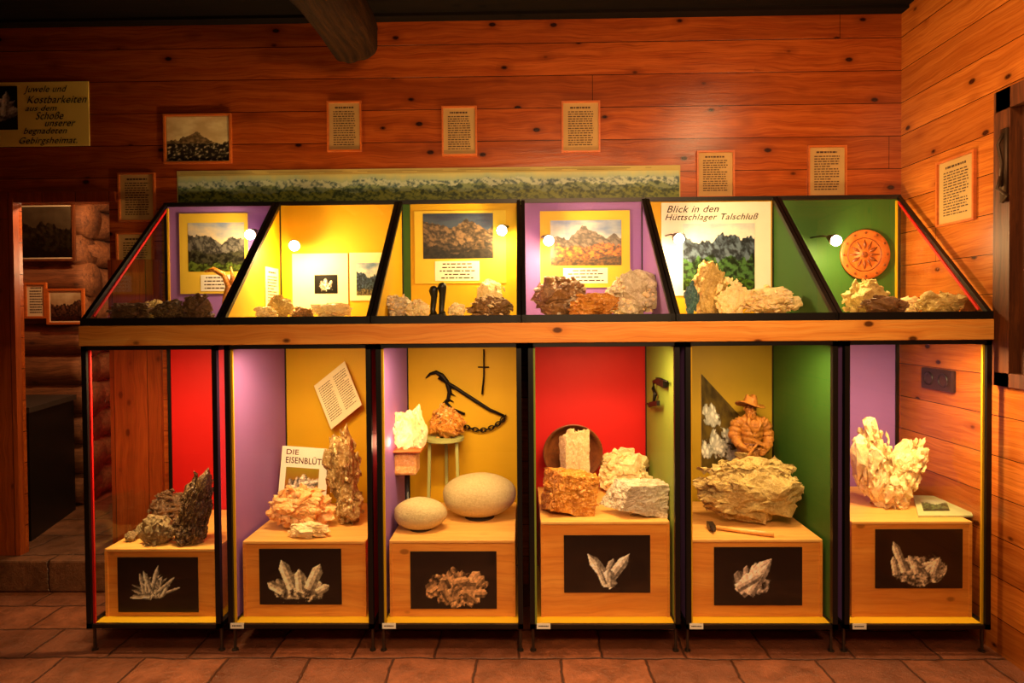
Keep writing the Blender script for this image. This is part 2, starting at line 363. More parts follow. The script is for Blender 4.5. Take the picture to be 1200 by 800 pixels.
for (a,b,c,d,lb,n) in [(384,119,424,178,'framed typed sheet on the pine wall right below the log beam end',15),(518,125,559,183,'framed typed sheet on the wall, hung lowest of the three near the wall middle',15),(658,119,703,179,'framed typed sheet with header on the wall above the right end of the panorama',15),
    (816,177,860,232,'framed typed sheet just right of the long panorama strip',14),(946,171,991,231,'framed typed sheet on the back wall nearest the room corner',14),(140,203,183,260,'framed typed sheet below left of the black-and-white photo',14),(138,273,181,330,'framed typed sheet partly behind the left glass end of the sloped cases',14)]:
    x0,x1,z0,z1=R2(a,b,c,d,YW); framed('framed_text_sheet',lb,'text sheet',x0,x1,z0,z1,YW,.008,PINEF,TAN,nl=n,seed=a,group=G)
x0,x1,z0,z1=R2(193,134,272,192,YW)
def village(u,v):
    h=.42+.22*max(0,1-abs(u-.45)*2.4)*(1+.3*fb(u*6,0,4))+.1*fb(u*5,0,5); n=fb(u*18,v*18,4,5)
    if v>h: return mixc((205,175,125),(232,212,160),.5+fb(u*3,v*4,9))
    if v>.4: return mixc((150,122,84),(84,66,44),.5+n)
    return mixc((34,28,22),(210,190,150),max(0,n*1.6-.1))
framed('framed_photograph','framed black-and-white landscape photograph high on the pine wall','picture',x0,x1,z0,z1,YW,.009,PINEF,TAN,fn=village)
pa=PXp(1100,222,XR); pb=PXp(1145,222,XR); zz0=PXp(1122,262,XR).z; zz1=PXp(1122,183,XR).z
framed('framed_text_sheet','framed typed sheet on the right-hand wall beside the window','text sheet',0,pa.y-pb.y,zz0,zz1,0,.01,PINEF,TAN,nl=16,seed=77,group=G,xf=lambda x,y,z:(XR+y-.001,pa.y-x,z))
# panorama
x0,_,z0,_a=R2(208,190,797,240,YW); x1=P(797,208,YW).x; zA0=P(208,242,YW).z; zA1=P(208,207,YW).z; zB0=P(797,228,YW).z; zB1=P(797,190,YW).z
z0=min(zA0,zB0); z1=(zA1+zB1)/2
def pano(u,v):
    h=.8+.07*fb(u*70,0,3)+.09*fb(u*14,2,3); 
    if v>h: return mixc((150,168,140),(190,184,120),(v-h)*5)
    for k,(b0,c1,c2) in enumerate((((.62,(176,186,160),(66,88,92))),(.42,(122,138,96),(42,64,54)),(.2,(116,126,50),(36,54,26)),(-1,(104,116,42),(30,46,20)))):
        hk=b0+.13*fb(u*(30-5*k),k*5,11+k)
        if v>hk:
            rdg=abs(fb(u*60+v*5,v*3,40+k,3)); return mixc(c2,c1,.15+2.4*rdg+1.1*fb(u*140,v*9+k,20+k,4))
    return (60,80,40)
t_=thing('panorama_poster','long narrow mountain panorama strip pinned above the sloped cases','poster',((x0+x1)/2,YW,z0))
m=MB(); m.box(x0,x1,YW-.004,YW-.0005,z0-.01,z1+.006); m.build('sheet',plain('pale paper edge',K(186,164,92),.6),t_)
grid('picture',t_,(x0+.006,YW-.006,z0),(x1-x0-.012,0,0),(0,0,z1-z0-.02),pano,640,30,PRINT)
m=MB(); lines(m,x0+.02,x1-.02,z1-.014,z1-.002,YW-.008,2,5,.3); m.build('text_lines',plain('faint print',K(110,90,50),.7),t_)
# calligraphy sign
x0,x1,z0,z1=R2(-75,97,105,172,YW); t_=thing('calligraphy_sign','cream hand-lettered sign with a black crystal photo, left of the wall','sign',((x0+x1)/2,YW,z0))
m=MB(); m.box(x0,x1,YW-.006,YW-.0005,z0,z1); m.build('sheet',plain('yellow cream card',K(252,224,110),.6,0,.04),t_)
a,b,c,d=R2(-62,102,22,153,YW); grid('picture',t_,(a,YW-.0075,c),(b-a,0,0),(0,0,d-c),crysfn(3,1.6,6,1.15,.35,.15,.6,.1,(235,225,215),(20,110)),70,44)
for s_,q in [('Juwele und',(29,101,80,111)),('Kostbarkeiten',(33,112.5,103,121.5)),('aus dem',(31,124,68,130.5)),('Schoße',(43,131.5,76,140.5)),('unserer',(54,143,90,148.5)),('begnadeten',(29,150,80,159.5)),('Gebirgsheimat.',(24,161,92,171))]:
    k=R2(*q,YW); words(s_,k[0],k[1],k[2],k[3],YW-.008,INK,t_,'lettering',.38,-.004,nib=.02)
# far-room pictures
for (a,b,c,d,Y,fn,lb,fm) in [(95,281,116,318,4.19,None,'small framed sheet on the log wall beside the doorway edge',PINEF),(56,338,100,380,3.765,land(9,(200,180,140),(170,140,100),(110,70,50),(80,50,36),(60,30,20)),'small framed landscape print on the dark log wall above the black cabinet',PINEF),(30,331,56,373,3.765,None,'narrow framed sheet on the dark log wall at the doorway left side',PINEF),(14,238,89,306,3.765,land(12,(80,70,50),(60,50,34),(40,34,20),(26,22,12),(16,12,8)),'large dark framed painting at the top of the doorway',SHUT)]:
    x0,x1,z0,z1=R2(a,b,c,d,Y); framed('framed_picture',lb,'picture',x0,x1,z0,z1,Y,.014,fm,PAPER,fn=fn,nl=0 if fn else 9,seed=a)
# black cabinet in the far room
zt=P(60,474,3.3).z; xc=P(88,560,3.74).x; xk=P(36,600,3.2).x
t_=thing('cabinet','low black cabinet standing inside the doorway','cabinet',(xk-.2,3.45,ZS))
m=MB(); m.box(xc-.9,xc,3.2,3.74,ZS,zt-.03)
for v in m.bm.verts:
    if v.co.x>xc-.1 and v.co.y<3.4: v.co.x=xk
m.build('body',BLACK,t_)
m=MB(); m.box(xc-.92,xc+.012,3.19,3.75,zt-.03,zt)
for v in m.bm.verts:
    if v.co.x>xc-.1 and v.co.y<3.4: v.co.x=xk+.012
m.build('top',plain('dark grey worktop',K(60,50,44),.4),t_)
# socket on the right wall
pa=PXp(1084,444,XR); pb=PXp(1121,444,XR); s0=PXp(1102,457,XR).z; s1=PXp(1102,432,XR).z
t_=thing('wall_socket','dark brown double wall socket seen through the right end glass','socket',(XR,(pa.y+pb.y)/2,s0)); BR=plain('dark brown bakelite',K(46,30,22),.35)
m=MB(); m.box(XR-.02,XR,pb.y,pa.y,s0,s1,bev=.006); m.build('plate',BR,t_)
for k in (.27,.73):
    y=pb.y+(pa.y-pb.y)*k; rr=(s1-s0)*.33; m=MB(); m.lathe([(rr,0),(rr,.006),(rr*.8,.006),(rr*.75,-.004),(0,-.004)],(XR-.02,y,(s0+s1)/2),20,Matrix.Rotation(R(-90),3,'Y')); m.build('outlet',plain('black outlet',K(20,14,12),.4),t_,True)
# ------------------------------------------------------------------ display cases
ZT=P(612,402,YF).z; ZB=P(612,737,YF).z; ZU=P(612,378,YF).z; ZP=P(612,234,YB).z
lamp_col=(1,.66,.27)
LX=[(98,256),(265,436),(442,612),(620,797),(804,982),(990,1162)]
desc=['leftmost lower glass case with red back panel','lower glass case holding the orange crystal and leaflets, lilac side','lower glass case with two egg-shaped stones','lower glass case with red back and wooden bowl','lower glass case with the carved figure and hammer','rightmost lower glass case with white rock and booklet']
spec=[('R',None,None,'R'),('Y','P','R','Y'),('Y','P','P','Y'),('R','P','H','H'),('O','P','G','Y'),('P','P',None,'Y')]
CX=[]
for i,((a,b),(bk,lf,rt,st)) in enumerate(zip(LX,spec)):
    x0=P(a,570,YF).x; x1=P(b,570,YF).x; CX.append((x0,x1))
    t_=thing('display_case',desc[i],'display case',((x0+x1)/2,(YF+YB)/2,0),'lower glass display cases')
    m=MB(); w=.02
    for x in (x0+w/2,x1-w/2):
        m.bar((x,YF+w/2,ZB),(x,YF+w/2,ZT),w).bar((x,YB-w/2,ZB),(x,YB-w/2,ZT),w*.8).bar((x,YF,ZB+w/2),(x,YB,ZB+w/2),w).bar((x,YF,ZT-w/2),(x,YB,ZT-w/2),w)
    for y in (YF+w/2,YB-w/2):
        for z in (ZB+w*.4,ZT-w*.4): m.bar((x0,y,z),(x1,y,z),w*.8)
    m.build('frame',BLACK,t_)
    m=MB(); m.poly([(x0+w,YF+.004,ZB+.01),(x1-w,YF+.004,ZB+.01),(x1-w,YF+.004,ZT-.01),(x0+w,YF+.004,ZT-.01)]); m.build('front_glass',GLASS,t_)
    m=MB(); m.box(x0+w*.6,x1-w*.6,YB-.012,YB-.004,ZB+.012,ZT-.01); m.build('back_panel',COL[bk],t_)
    m=MB(); m.box(x0+w*.6,x1-w*.6,YF+w,YB-.012,ZB+.004,ZB+.014); m.build('floor_panel',YEL,t_)
    m=MB(); m.box(x0+w*.6,x1-w*.6,YF+w,YB-.012,ZT-.008,ZT-.002); m.build('top_panel',BLACK,t_)
    for sd,cc in ((x0+w*.5,lf),(x1-w*.5,rt)):
        if cc: m=MB(); m.box(sd-.003,sd+.003,YF+.02,YB-.012,ZB+.012,ZT-.012); m.build('side_panel',COL[cc],t_)
        else: m=MB(); m.poly([(sd,YF+.02,ZB+.012),(sd,YB-.015,ZB+.012),(sd,YB-.015,ZT-.012),(sd,YF+.02,ZT-.012)]); m.build('side_glass',GLASS,t_)
    sx=x0+w if i<5 else x1-w; s2=.008 if i<5 else -.008
    m=MB(); m.box(min(sx,sx+s2),max(sx,sx+s2),YF+.012,YF+.02,ZB+.016,ZT-.016); m.build('edge_strip',COL[st],t_)  # coloured strip stands in for the glowing reflection along the case edge
    for x in (x0+.012,x1-.012):
        for y in (YF+.03,YB-.03): m=MB(); m.tube([(x,y,.004),(x,y,ZB+.002)],.006,8).tube([(x,y,0.0),(x,y,.005)],.013,10); m.build('foot',STEEL,t_)
    m=MB(); m.tube([(x0+.06,YF+.026,ZT-.0125),(x1-.06,YF+.026,ZT-.0125)],.0038,8); m.build('lamp_tube',emis('warm tube %d'%i,(1,.7,.35,1),2),t_,True)
    if i: 
        q=[None,(278,731),(456,732),(637,732),(816,729),(1007,727)][i]; p_=P(q[0],q[1],YF)
        m=MB(); m.box(p_.x-.027,p_.x+.027,YF-.002,YF-.0002,ZB+.002,ZB+.024); pt_=m.build('price_tag',WPAPER,t_); pt_['label']='small white price tag'
        m=MB(); lines(m,p_.x-.02,p_.x+.02,ZB+.008,ZB+.019,YF-.0025,1,i); m.build('print',INK,pt_)
    E=[1.6,1,1,1.1,1,1.35][i]
    def al(nm,loc,d,sx_,sy_,en,col=lamp_col):
        ld=bpy.data.lights.new(nm,'AREA'); ld.shape='RECTANGLE'; ld.size=sx_; ld.size_y=sy_; ld.energy=en; ld.color=col
        lo=bpy.data.objects.new(nm,ld); C.objects.link(lo); lo.location=loc; lo.rotation_euler=V3(d).to_track_quat('-Z','Y').to_euler()
    al('case light',((x0+x1)/2,YF+.035,ZT-.018),(0,.1,-1),.3,.02,8.2*E)
# ledge plank
xa=P(93,388,YF).x; xb=P(1164,380,YF).x
m=MB(); m.box(xa,xb,YF-.006,YB,ZT+.001,ZU,bev=.003); tag(m.build('ledge_plank',LEDGE),'long pine plank between the lower cases and the sloped cases','plank')
# upper sloped cases
UX=[P(p,370,YF).x for p in (93,257,434,611,792,983,1165)]
ud=['sloped glass case at the left end, lilac back with yellow-mounted photo','sloped glass case with yellow back and open booklet pages','sloped glass case with green back and dark mountain photo','sloped glass case with lilac back and autumn mountain photo','sloped glass case with the large valley poster','sloped glass case at the right end with the carved plate']
us=[('P',None,'P'),('Y','Y','Y'),('G','Y','G'),('P','P','P'),('Y','P','G'),('G','G',None)]
HB=.03
for i in range(6):
    x0,x1=UX[i]+.002,UX[i+1]-.002; w=.017; bk,lf,rt=us[i]
    t_=thing('sloped_display_case',ud[i],'display case',((x0+x1)/2,(YF+YB)/2,ZU+.001),'sloped glass cases on the ledge')
    m=MB(); z0=ZU+.001
    for x in (x0+w/2,x1-w/2):
        m.bar((x,YF+.008,z0+HB-.012),(x,YB-w/2,ZP-w*.4),w,w).box(x-w/2,x+w/2,YF,YB,z0,z0+HB-.004).bar((x,YB-w/2,z0),(x,YB-w/2,ZP),w)
    m.box(x0,x1,YF,YF+w,z0,z0+HB); m.bar((x0,YB-w/2,ZP-w/2),(x1,YB-w/2,ZP-w/2),w*1.2).bar((x0,YB-w/2,z0+w/2),(x1,YB-w/2,z0+w/2),w)
    m.build('frame',BLACK,t_)
    g=.006; m=MB(); m.poly([(x0+w,YF+g,z0+HB),(x1-w,YF+g,z0+HB),(x1-w,YB-w,ZP-w*.6),(x0+w,YB-w,ZP-w*.6)]); m.build('sloped_glass',GLASS,t_)
    m=MB(); m.box(x0+w,x1-w,YB-.012,YB-.004,z0+w,ZP-w); m.build('back_panel',COL[bk],t_)
    if i==2: m=MB(); m.box(P(482,300,YB).x,x1-w,YB-.014,YB-.012,z0+w,ZP-w); m.build('yellow_panel',YEL,t_)
    m=MB(); m.box(x0+w,x1-w,YF+w,YB-.012,z0+.004,z0+HB-.006); m.build('floor_panel',PAPER,t_)
    for sd,cc in ((x0+w/2,lf),(x1-w/2,rt)):
        tri=[(YF+.03,z0+HB-.004),(YB-.014,z0+HB-.004),(YB-.014,ZP-w-.008)]
        if cc:
            m=MB(); A=[m.bm.verts.new((sd-.003,*k)) for k in tri]; B=[m.bm.verts.new((sd+.003,*k)) for k in tri]
            m.bm.faces.new(A); m.bm.faces.new(B[::-1])
            for k in range(3): m.bm.faces.new((A[k],B[k],B[(k+1)%3],A[(k+1)%3]))
            m.build('side_panel',COL[cc],t_)
        else: m=MB(); m.poly([(sd,*k) for k in tri]); m.build('end_glass',GLASS,t_)
    if i in (0,5):
        e=x0+w*1.2 if i==0 else x1-w*1.2; m=MB(); m.bar((e,YF+.05,z0+HB+.008),(e,YB-.03,ZP-w-.02),.006,.01); m.build('edge_strip',RED,t_)
        m=MB(); m.bar((e,YB-.016,z0+w),(e,YB-.016,ZP-w-.01),.008); m.build('corner_strip',YEL,t_)
ZF=ZU+.001+HB-.0055
# spot lamps
BULB=emis('hot bulb',(1,.8,.45,1),150)
for (px,py,Y,lb,en,dx) in [(293,275,2.86,'small spot lamp at the upper right of the left end sloped case',7,.02),(345,288,2.82,'bright spot lamp in front of the yellow back of the booklet case',15,-.03),(588,270,2.86,'spot lamp beside the dark mountain photo',11,.02),(643,282,2.83,'spot lamp in front of the autumn mountain photo corner',11,-.02),(796,280,2.83,'spot lamp left of the valley photo on the lettered poster',10,-.02),(980,282,2.82,'spot lamp left of the carved plate',11,-.03)]:
    p=P(px,py,Y); t_=thing('spot_lamp',lb,'lamp',(p.x,YB-.02,ZP-.04),'spot lamps in the sloped cases')
    m=MB(); m.ball(p,.023); m.build('bulb',BULB,t_,True)
    bq=p+V3((dx*.6,.03,.02)); d=(bq-p).normalized()
    m=MB(); m.tube([p+d*.012,p+d*.022,p+d*.044,p+d*.05],[.026,.023,.011,.006],14,False); m.build('reflector',STEEL,t_,True)
    m=MB(); m.tube([p+d*.045,p+V3((dx*1.2,.06,.03)),(p.x+dx*1.4,YB-.022,p.z+.035)],.004,8); m.build('arm',STEEL,t_,True)
    ld=bpy.data.lights.new('spot','POINT'); ld.energy=en; ld.color=(1,.64,.24); ld.shadow_soft_size=.015; lo=bpy.data.objects.new('spot',ld); C.objects.link(lo); lo.location=p+V3((0,-.03,-.022))
# posters in sloped cases
YP=YB-.0155
def poster(rect,lb,matm,pic,fn,cap=None,cn=2,seed=1,name='mounted_photograph',fw=0,Y=YP):
    x0,x1,z0,z1=R2(*rect,Y); z0=max(z0,ZF+.002) if rect[3]<400 else z0
    inn=R2(*pic,Y) if pic else None
    t_=framed(name,lb,'photograph' if pic else 'sheet',x0,x1,z0,z1,Y,fw,PINEF,matm,fn=fn,inner=inn,seed=seed)
    if cap:
        a=R2(*cap,Y); m=MB(); m.box(a[0],a[1],Y-.006,Y-.0042,a[2],a[3]); cp_=m.build('caption_card',WPAPER,t_)
        m=MB(); k=(a[1]-a[0])*.08; lines(m,a[0]+k,a[1]-k,a[2]+.006,a[3]-.005,Y-.0065,cn,seed,.35,center=True); m.build('text_lines',INKB,cp_)
    return t_
poster((211,250,291,344),'mountain photo on tall yellow mount in the left end case',YMAT,(221,261,287,318),land(21,(120,140,175),(210,190,150),(110,108,100),(60,60,44),(90,110,40),.66,.4,.14),(236,322,272,341),4,3)
xs_=UX[1]+.002+.017/2+.0035
framed('text_sheet','narrow typed sheet on the left divider inside the booklet case','sheet',0,.15,ZF+.012,ZF+.24,0,0,PINEF,PAPER,nl=12,seed=4,xf=lambda x,y,z:(xs_-y,2.8+x,z))
poster((343,297,408,364),'white booklet page with small dark crystal picture in the yellow case',PAPER,(369,322,396,344),crysfn(2,1.3,9,.62,.4,.22,.4,.08,(225,215,195)),None)
poster((410,296,452,352),'booklet page with blue photo at the right of the yellow case',PAPER,(418,308,450,346),land(33,(90,120,160),(200,200,190),(70,90,120),(60,80,100),(120,110,80)),None)
poster((486,247,593,332),'dark rocky mountain photo on yellow mount in the green case',YMAT,(496,250,578,303),land(41,(14,26,60),(50,66,90),(120,94,66),(70,54,36),(40,34,26),.74,.3,.2),(510,306,562,329),5,9)
poster((633,247,738,337),'autumn mountain photo on yellow mount in the lilac case',YMAT,(645,258,728,311),land(55,(50,90,160),(160,170,176),(110,96,84),(200,108,20),(120,80,20),.6,.46,.14,.18),(660,314,712,332),4,11)
t_=poster((775,237,903,346),'tall cream poster with valley photo and handwritten title',WPAPER,(800,262,884,340),land(66,(150,170,190),(225,225,215),(90,110,130),(60,96,50),(70,110,30),.74,.5,.2),None)
k=R2(781,241,842,249,YP); words('Blick in den',k[0],k[1],k[2],k[3],YP-.0065,INK,t_,'lettering',.35,.004)
k=R2(779,250.5,888,260,YP); words('Hüttschlager Talschluß',k[0],k[1],k[2],k[3],YP-.0065,INK,t_,'lettering',.35,.004)
# carved plate
p=P(1014,298,YB-.03); rr=29*2.97/F; t_=thing('carved_plate','round orange carved wooden plate hung on the green back panel','plate',(p.x,YB-.016,p.z-rr)); ORW=rockmat('orange turned wood',K(196,104,40),K(168,80,26),K(140,58,16),20,.4,.1); ORD=rockmat('dark carved wood relief',K(120,56,18),K(96,42,12),K(150,76,26),20,.4,.1)
m=MB(); m.lathe([(0,0),(rr*.8,0),(rr,-.014),(rr*.97,-.02),(rr*.78,-.01),(rr*.72,-.014),(rr*.68,-.009),(rr*.3,-.008),(rr*.28,-.012),(0,-.012)],(p.x,YB-.014,p.z),48,Matrix(((1,0,0),(0,0,1),(0,1,0)))); m.build('dish',ORW,t_,True)
m=MB()
for k in range(12):
    a=2*math.pi*k/12; e_=V3((math.cos(a),0,math.sin(a))); c0=V3((p.x,YB-.024,p.z))
    m.tube([c0+e_*rr*.2,c0+e_*rr*.38,c0+e_*rr*.6],[.002,rr*(.07 if k%2 else .045),.001],6); m.ball(c0+e_*rr*.86+V3((0,-.012,0)),rr*.05,(1,.3,1),0,2)
m.ball((p.x,YB-.026,p.z),rr*.13,(1,.3,1)); m.tube([c0+V3((math.cos(a)*rr*.66,0,math.sin(a)*rr*.66)) for a in [2*math.pi*q/40 for q in range(40)]],rr*.022,6,closed=True); m.build('carving',ORD,t_,True)
# ------------------------------------------------------------------ plinths
BOX=[((118,643,253,728),(138,653,232,717)),((284,634,429,734),(304,643,400,708)),((455,633,604,737),(481,646,582,713)),((634,611,785,735),(661,627,762,694)),((808,632,964,737),(837,641,940,709)),((998,611,1150,733),(1026,620,1128,689))]
CF=[crysfn(11,1.45,34,.62,.36,.16,.42,.032,(240,226,196),(15,165),man=[(.62,.4,75,.48,.04),(.6,.4,110,.4,.035),(.7,.35,40,.45,.03),(.55,.3,185,.35,.04)]),
 crysfn(12,1.48,9,.72,.3,.26,.3,.09,(252,230,186),(20,160),man=[(.6,.3,112,.55,.1),(.75,.25,95,.4,.09),(.9,.28,65,.5,.1),(.4,.25,150,.3,.08),(1.05,.22,30,.25,.07)]),
 crysfn(13,1.5,26,.78,.36,.3,.3,.1,(244,184,124),(0,360)),
 crysfn(14,1.5,1,.72,.32,.05,.3,.08,(248,230,206),(60,120),False,man=[(.85,.12,128,.72,.09),(.72,.14,52,.68,.09),(.78,.12,90,.3,.1),(.7,.15,112,.4,.05)]),
 crysfn(15,1.5,8,.66,.38,.18,.32,.08,(248,220,196),(0,110),man=[(.45,.22,48,.8,.12),(.6,.2,58,.62,.09),(.4,.3,30,.5,.08)]),
 crysfn(16,1.5,14,.78,.3,.26,.24,.06,(250,224,186),(10,150),man=[(.5,.3,112,.55,.07),(.35,.25,100,.3,.06),(.9,.3,40,.3,.07),(1.0,.25,70,.3,.07)])]
PT=[];YPF=YF+.07
pd=['spiky white quartz needles','broad pale crystals','orange-brown crystal cluster','two crossed clear crystals','slanting pinkish crystals','pale cluster with one tall spike']
for i,(b,q) in enumerate(BOX):
    x0=P(b[0],690,YPF).x; x1=P(b[2],690,YPF).x; zt=P((b[0]+b[2])/2,b[1],YPF).z; zb=ZB+.0145; PT.append((x0,x1,zt))
    x1=min(x1,CX[i][1]-.022); x0=max(x0,CX[i][0]+.03)
    t_=thing('wooden_plinth','pine plinth box with photo of '+pd[i]+' on its front','plinth',((x0+x1)/2,(YPF+YB)/2,zb),'pine plinths inside the lower cases')
    m=MB(); m.box(x0+.004,x1-.004,YPF+.004,YB-.02,zb,zt-.012); m.build('box_body',PINE,t_)
    m=MB(); m.box(x0,x1,YPF,YB-.02,zt-.012,zt,bev=.002); m.build('top_board',PINET,t_)
    m=MB(); m.box(x0,x0+.012,YPF,YPF+.004,zb,zt-.012).box(x1-.012,x1,YPF,YPF+.004,zb,zt-.012); m.build('corner_edge',PINE,t_)
    a,b_,c,d=R2(*q,YPF); ph=thing('crystal_photograph','black photo board showing '+pd[i],'photograph',((a+b_)/2,YPF+.003,c),'crystal photo boards on the plinths')
    m=MB(); m.box(a,b_,YPF-.0005,YPF+.0035,c,d); m.build('board',BLACK,ph)
    grid('printed_crystal',ph,(a+.001,YPF-.0015,c+.001),(b_-a-.002,0,0),(0,0,d-c-.002),CF[i],120,80)
# ------------------------------------------------------------------ rocks
def rdir(rnd): return V3((rnd.gauss(0,1),rnd.gauss(0,1),rnd.gauss(0,1))).normalized()
def egg_bm(seed):
    bm=bmesh.new(); bmesh.ops.create_icosphere(bm,subdivisions=6,radius=1)
    for v in bm.verts:
        n=v.co.normalized(); v.co=n*(1+.05*noise.noise(n*1.3+V3((seed,0,0)))+.006*noise.noise(n*12)+.004*noise.noise(n*40))
    return bm
def rock_bm(seed,nm=9,ns=60,mr=(.35,.6),sr=(.08,.2),core=22,el=1.5,taper=None,box=False,rg=.055,cuts=2):
    """broken mineral: an angular core with angular chunks and chips grown into it, then roughened"""
    rnd=random.Random(seed); bm=bmesh.new()
    def blob(c,r,n,e):
        ax=rdir(rnd); vs=[]
        for _ in range(n):
            d=rdir(rnd)*r*rnd.uniform(.85,1.1); d=d+ax*d.dot(ax)*(e-1); vs.append(bm.verts.new(c+d))
        g=bmesh.ops.convex_hull(bm,input=vs,use_existing_faces=False)
        kill=[x for x in set(g['geom_interior']+g['geom_unused']) if isinstance(x,bmesh.types.BMVert)]
        if kill: bmesh.ops.delete(bm,geom=kill,context='VERTS')
    if box:
        q=bmesh.ops.create_cube(bm,size=1.7,matrix=Matrix.Rotation(.18,4,'Y')@Matrix.Rotation(.3,4,'Z')); 
        for v in q['verts']: v.co+=rdir(rnd)*.22
        bmesh.ops.subdivide_edges(bm,edges=bm.edges[:],cuts=6,use_grid_fill=True)
    else: blob(V3((0,0,0)),.92,core,1.0); bmesh.ops.subdivide_edges(bm,edges=bm.edges[:],cuts=2,use_grid_fill=True)
    for _ in range(nm): d=rdir(rnd); blob(d*rnd.uniform(.45,.75),rnd.uniform(*mr),12,rnd.uniform(1,el))
    for _ in range(ns):
        d=rdir(rnd); 
        if d.y>.5: d.y=-d.y
        blob(d*rnd.uniform(.72,.95),rnd.uniform(*sr),9,rnd.uniform(1,el*1.2))
    bmesh.ops.subdivide_edges(bm,edges=[e for e in bm.edges if e.calc_length()>.12],cuts=cuts,use_grid_fill=True)
    bmesh.ops.triangulate(bm,faces=bm.faces[:])
    o=V3((seed*1.7,0,0))
    if rg:
        for v in bm.verts:
            p=v.co; v.co=p+noise.noise_vector(p*3.5+o)*rg*1.3+noise.noise_vector(p*9+o)*rg+noise.noise_vector(p*24+o)*rg*.5
    if taper:
        for v in bm.verts: k=1+taper*v.co.z; v.co.x*=k; v.co.y*=k
    bm.normal_update(); return bm
def crystals_bm(seed,n,ln,wd,jit=.5,body=None,up=.3,spread=.85):
    rnd=random.Random(seed); bm=bmesh.new(); bv=[(v.co.copy(),v.co.normalized()) for v in body.verts] if body else None
    for k in range(n):
        if bv:
            s_,nn=rnd.choice(bv)
            while nn.y>.4 or s_.z<-.7: s_,nn=rnd.choice(bv)
            d=(nn+rdir(rnd)*jit).normalized(); o=s_-d*ln*.6
        else:
            s_=(rdir(rnd)+V3((0,0,up))).normalized(); d=(s_+rdir(rnd)*jit).normalized(); o=s_*spread-d*ln*.3
        L=ln*rnd.uniform(.6,1.2); w=wd*rnd.uniform(.5,1.3); x=d.orthogonal().normalized(); y=d.cross(x); ph=rnd.uniform(0,1)
        r=[]
        for s,ww in ((0,w),(L*.72,w*.9)):
            r.append([bm.verts.new(o+d*s+(x*math.cos(t)+y*math.sin(t))*ww) for t in [ph+math.pi*j/3 for j in range(6)]])
        tip=bm.verts.new(o+d*L+x*w*.3*rnd.uniform(-1,1))
        for j in range(6):
            bm.faces.new((r[0][j],r[0][(j+1)%6],r[1][(j+1)%6],r[1][j])); bm.faces.new((r[1][j],r[1][(j+1)%6],tip))
        bm.faces.new(r[0][::-1])
    return bm
def fit(bms,bb,rot=0,flatb=.16):
    if rot:
        for b in bms: bmesh.ops.rotate(b,verts=b.verts,cent=(0,0,0),matrix=Matrix.Rotation(R(rot),3,'Y'))
    vs=[v for b in bms for v in b.verts]; z0=min(v.co.z for v in vs); z1=max(v.co.z for v in vs); zc=z0+(z1-z0)*flatb
    for v in vs:
        if v.co.z<zc: v.co.z=zc
    mn=[min(v.co[k] for v in vs) for k in range(3)]; mx=[max(v.co[k] for v in vs) for k in range(3)]
    for v in vs:
        v.co=V3([bb[k][0]+(v.co[k]-mn[k])/(mx[k]-mn[k])*(bb[k][1]-bb[k][0]) for k in range(3)])
def solveY(py,px,z):
    d=ray(px,py); t=(z-CAM.z)/d.z; return d.y*t
def place(px0,py0,px1,py1,z,Y=None,dep=.75,ymax=YB-.03,ymin=YPF+.01):
    cx=(px0+px1)/2
    if Y is None:
        Y=solveY(py1,cx,z); w=(px1-px0)*Y/F; hd=w*dep/2; Y=Y+hd
    w=(P(px1,380,Y)-P(px0,380,Y)).x; hd=min(w*dep/2,(ymax-ymin)/2)
    Y=max(ymin+hd,min(ymax-hd,Y)); x0=P(px0,(py0+py1)/2,Y).x; x1=P(px1,(py0+py1)/2,Y).x
    return ((x0,x1),(Y-hd,Y+hd),(z+.0005,P(cx,py0,Y).z))
def rock(lb,box,z,mat,seed=1,Y=None,dep=.75,name='rock',cat='rock',cr=None,crm=None,group='mineral specimens in the cases',rot=0,flatb=.16,blk=False,pre=None,**kw):
    bb=place(*box,z,Y,dep); bm=pre or rock_bm(seed,box=blk,**kw); bms=[bm]
    if cr: bc=crystals_bm(seed+5,*cr[:3],jit=cr[3] if len(cr)>3 else .5,body=bm); bms.append(bc)
    fit(bms,bb,rot,flatb)
    base=V3(((bb[0][0]+bb[0][1])/2,(bb[1][0]+bb[1][1])/2,bb[2][0]))
    if not cr:
        mb=MB(); mb.bm.free(); mb.bm=bm; o=mb.build(name,mat,None,False); return tag(o,lb,cat,group)
    t_=thing(name,lb,cat,base,group); mb=MB(); mb.bm.free(); mb.bm=bm; mb.build('rock_body',mat,t_,False)
    mb=MB(); mb.bm.free(); mb.bm=bc; mb.build('crystals',crm or mat,t_,False); return t_
def join_bm(parts):
    out=bmesh.new()
    for bm,mx in parts:
        me=bpy.data.meshes.new('tmp'); bmesh.ops.transform(bm,matrix=mx,verts=bm.verts); bm.to_mesh(me); bm.free(); out.from_mesh(me); bpy.data.meshes.remove(me)
    out.normal_update(); return out
DK=rockmat('dark red-brown ore rock',K(84,58,38),K(116,80,48),K(160,118,76),18,.35,.6)
DKG=rockmat('dark brown rock with gold specks',K(56,38,26),K(88,58,34),K(214,172,104),26,.28,.5)
GRY=rockmat('brownish grey rock',K(126,104,72),K(152,126,84),K(200,174,124),16,.45,.6)
OLR=rockmat('golden brown rock with white crust',K(182,146,78),K(136,100,46),K(244,226,176),12,.55,.6)
ORG=rockmat('golden orange mineral',K(246,198,128),K(232,156,80),K(254,232,184),14,.4,.4,.15,.2)
AMB=rockmat('amber crystal crust',K(212,142,50),K(168,100,26),K(244,198,104),16,.22,.4,.2)
WHT=rockmat('cream white calcite',K(246,226,172),K(230,198,132),K(254,242,208),12,.35,.4,.2,.18)
CRM=rockmat('cream gold porous stone',K(228,200,124),K(190,154,80),K(246,228,170),14,.65,1,0,.3)
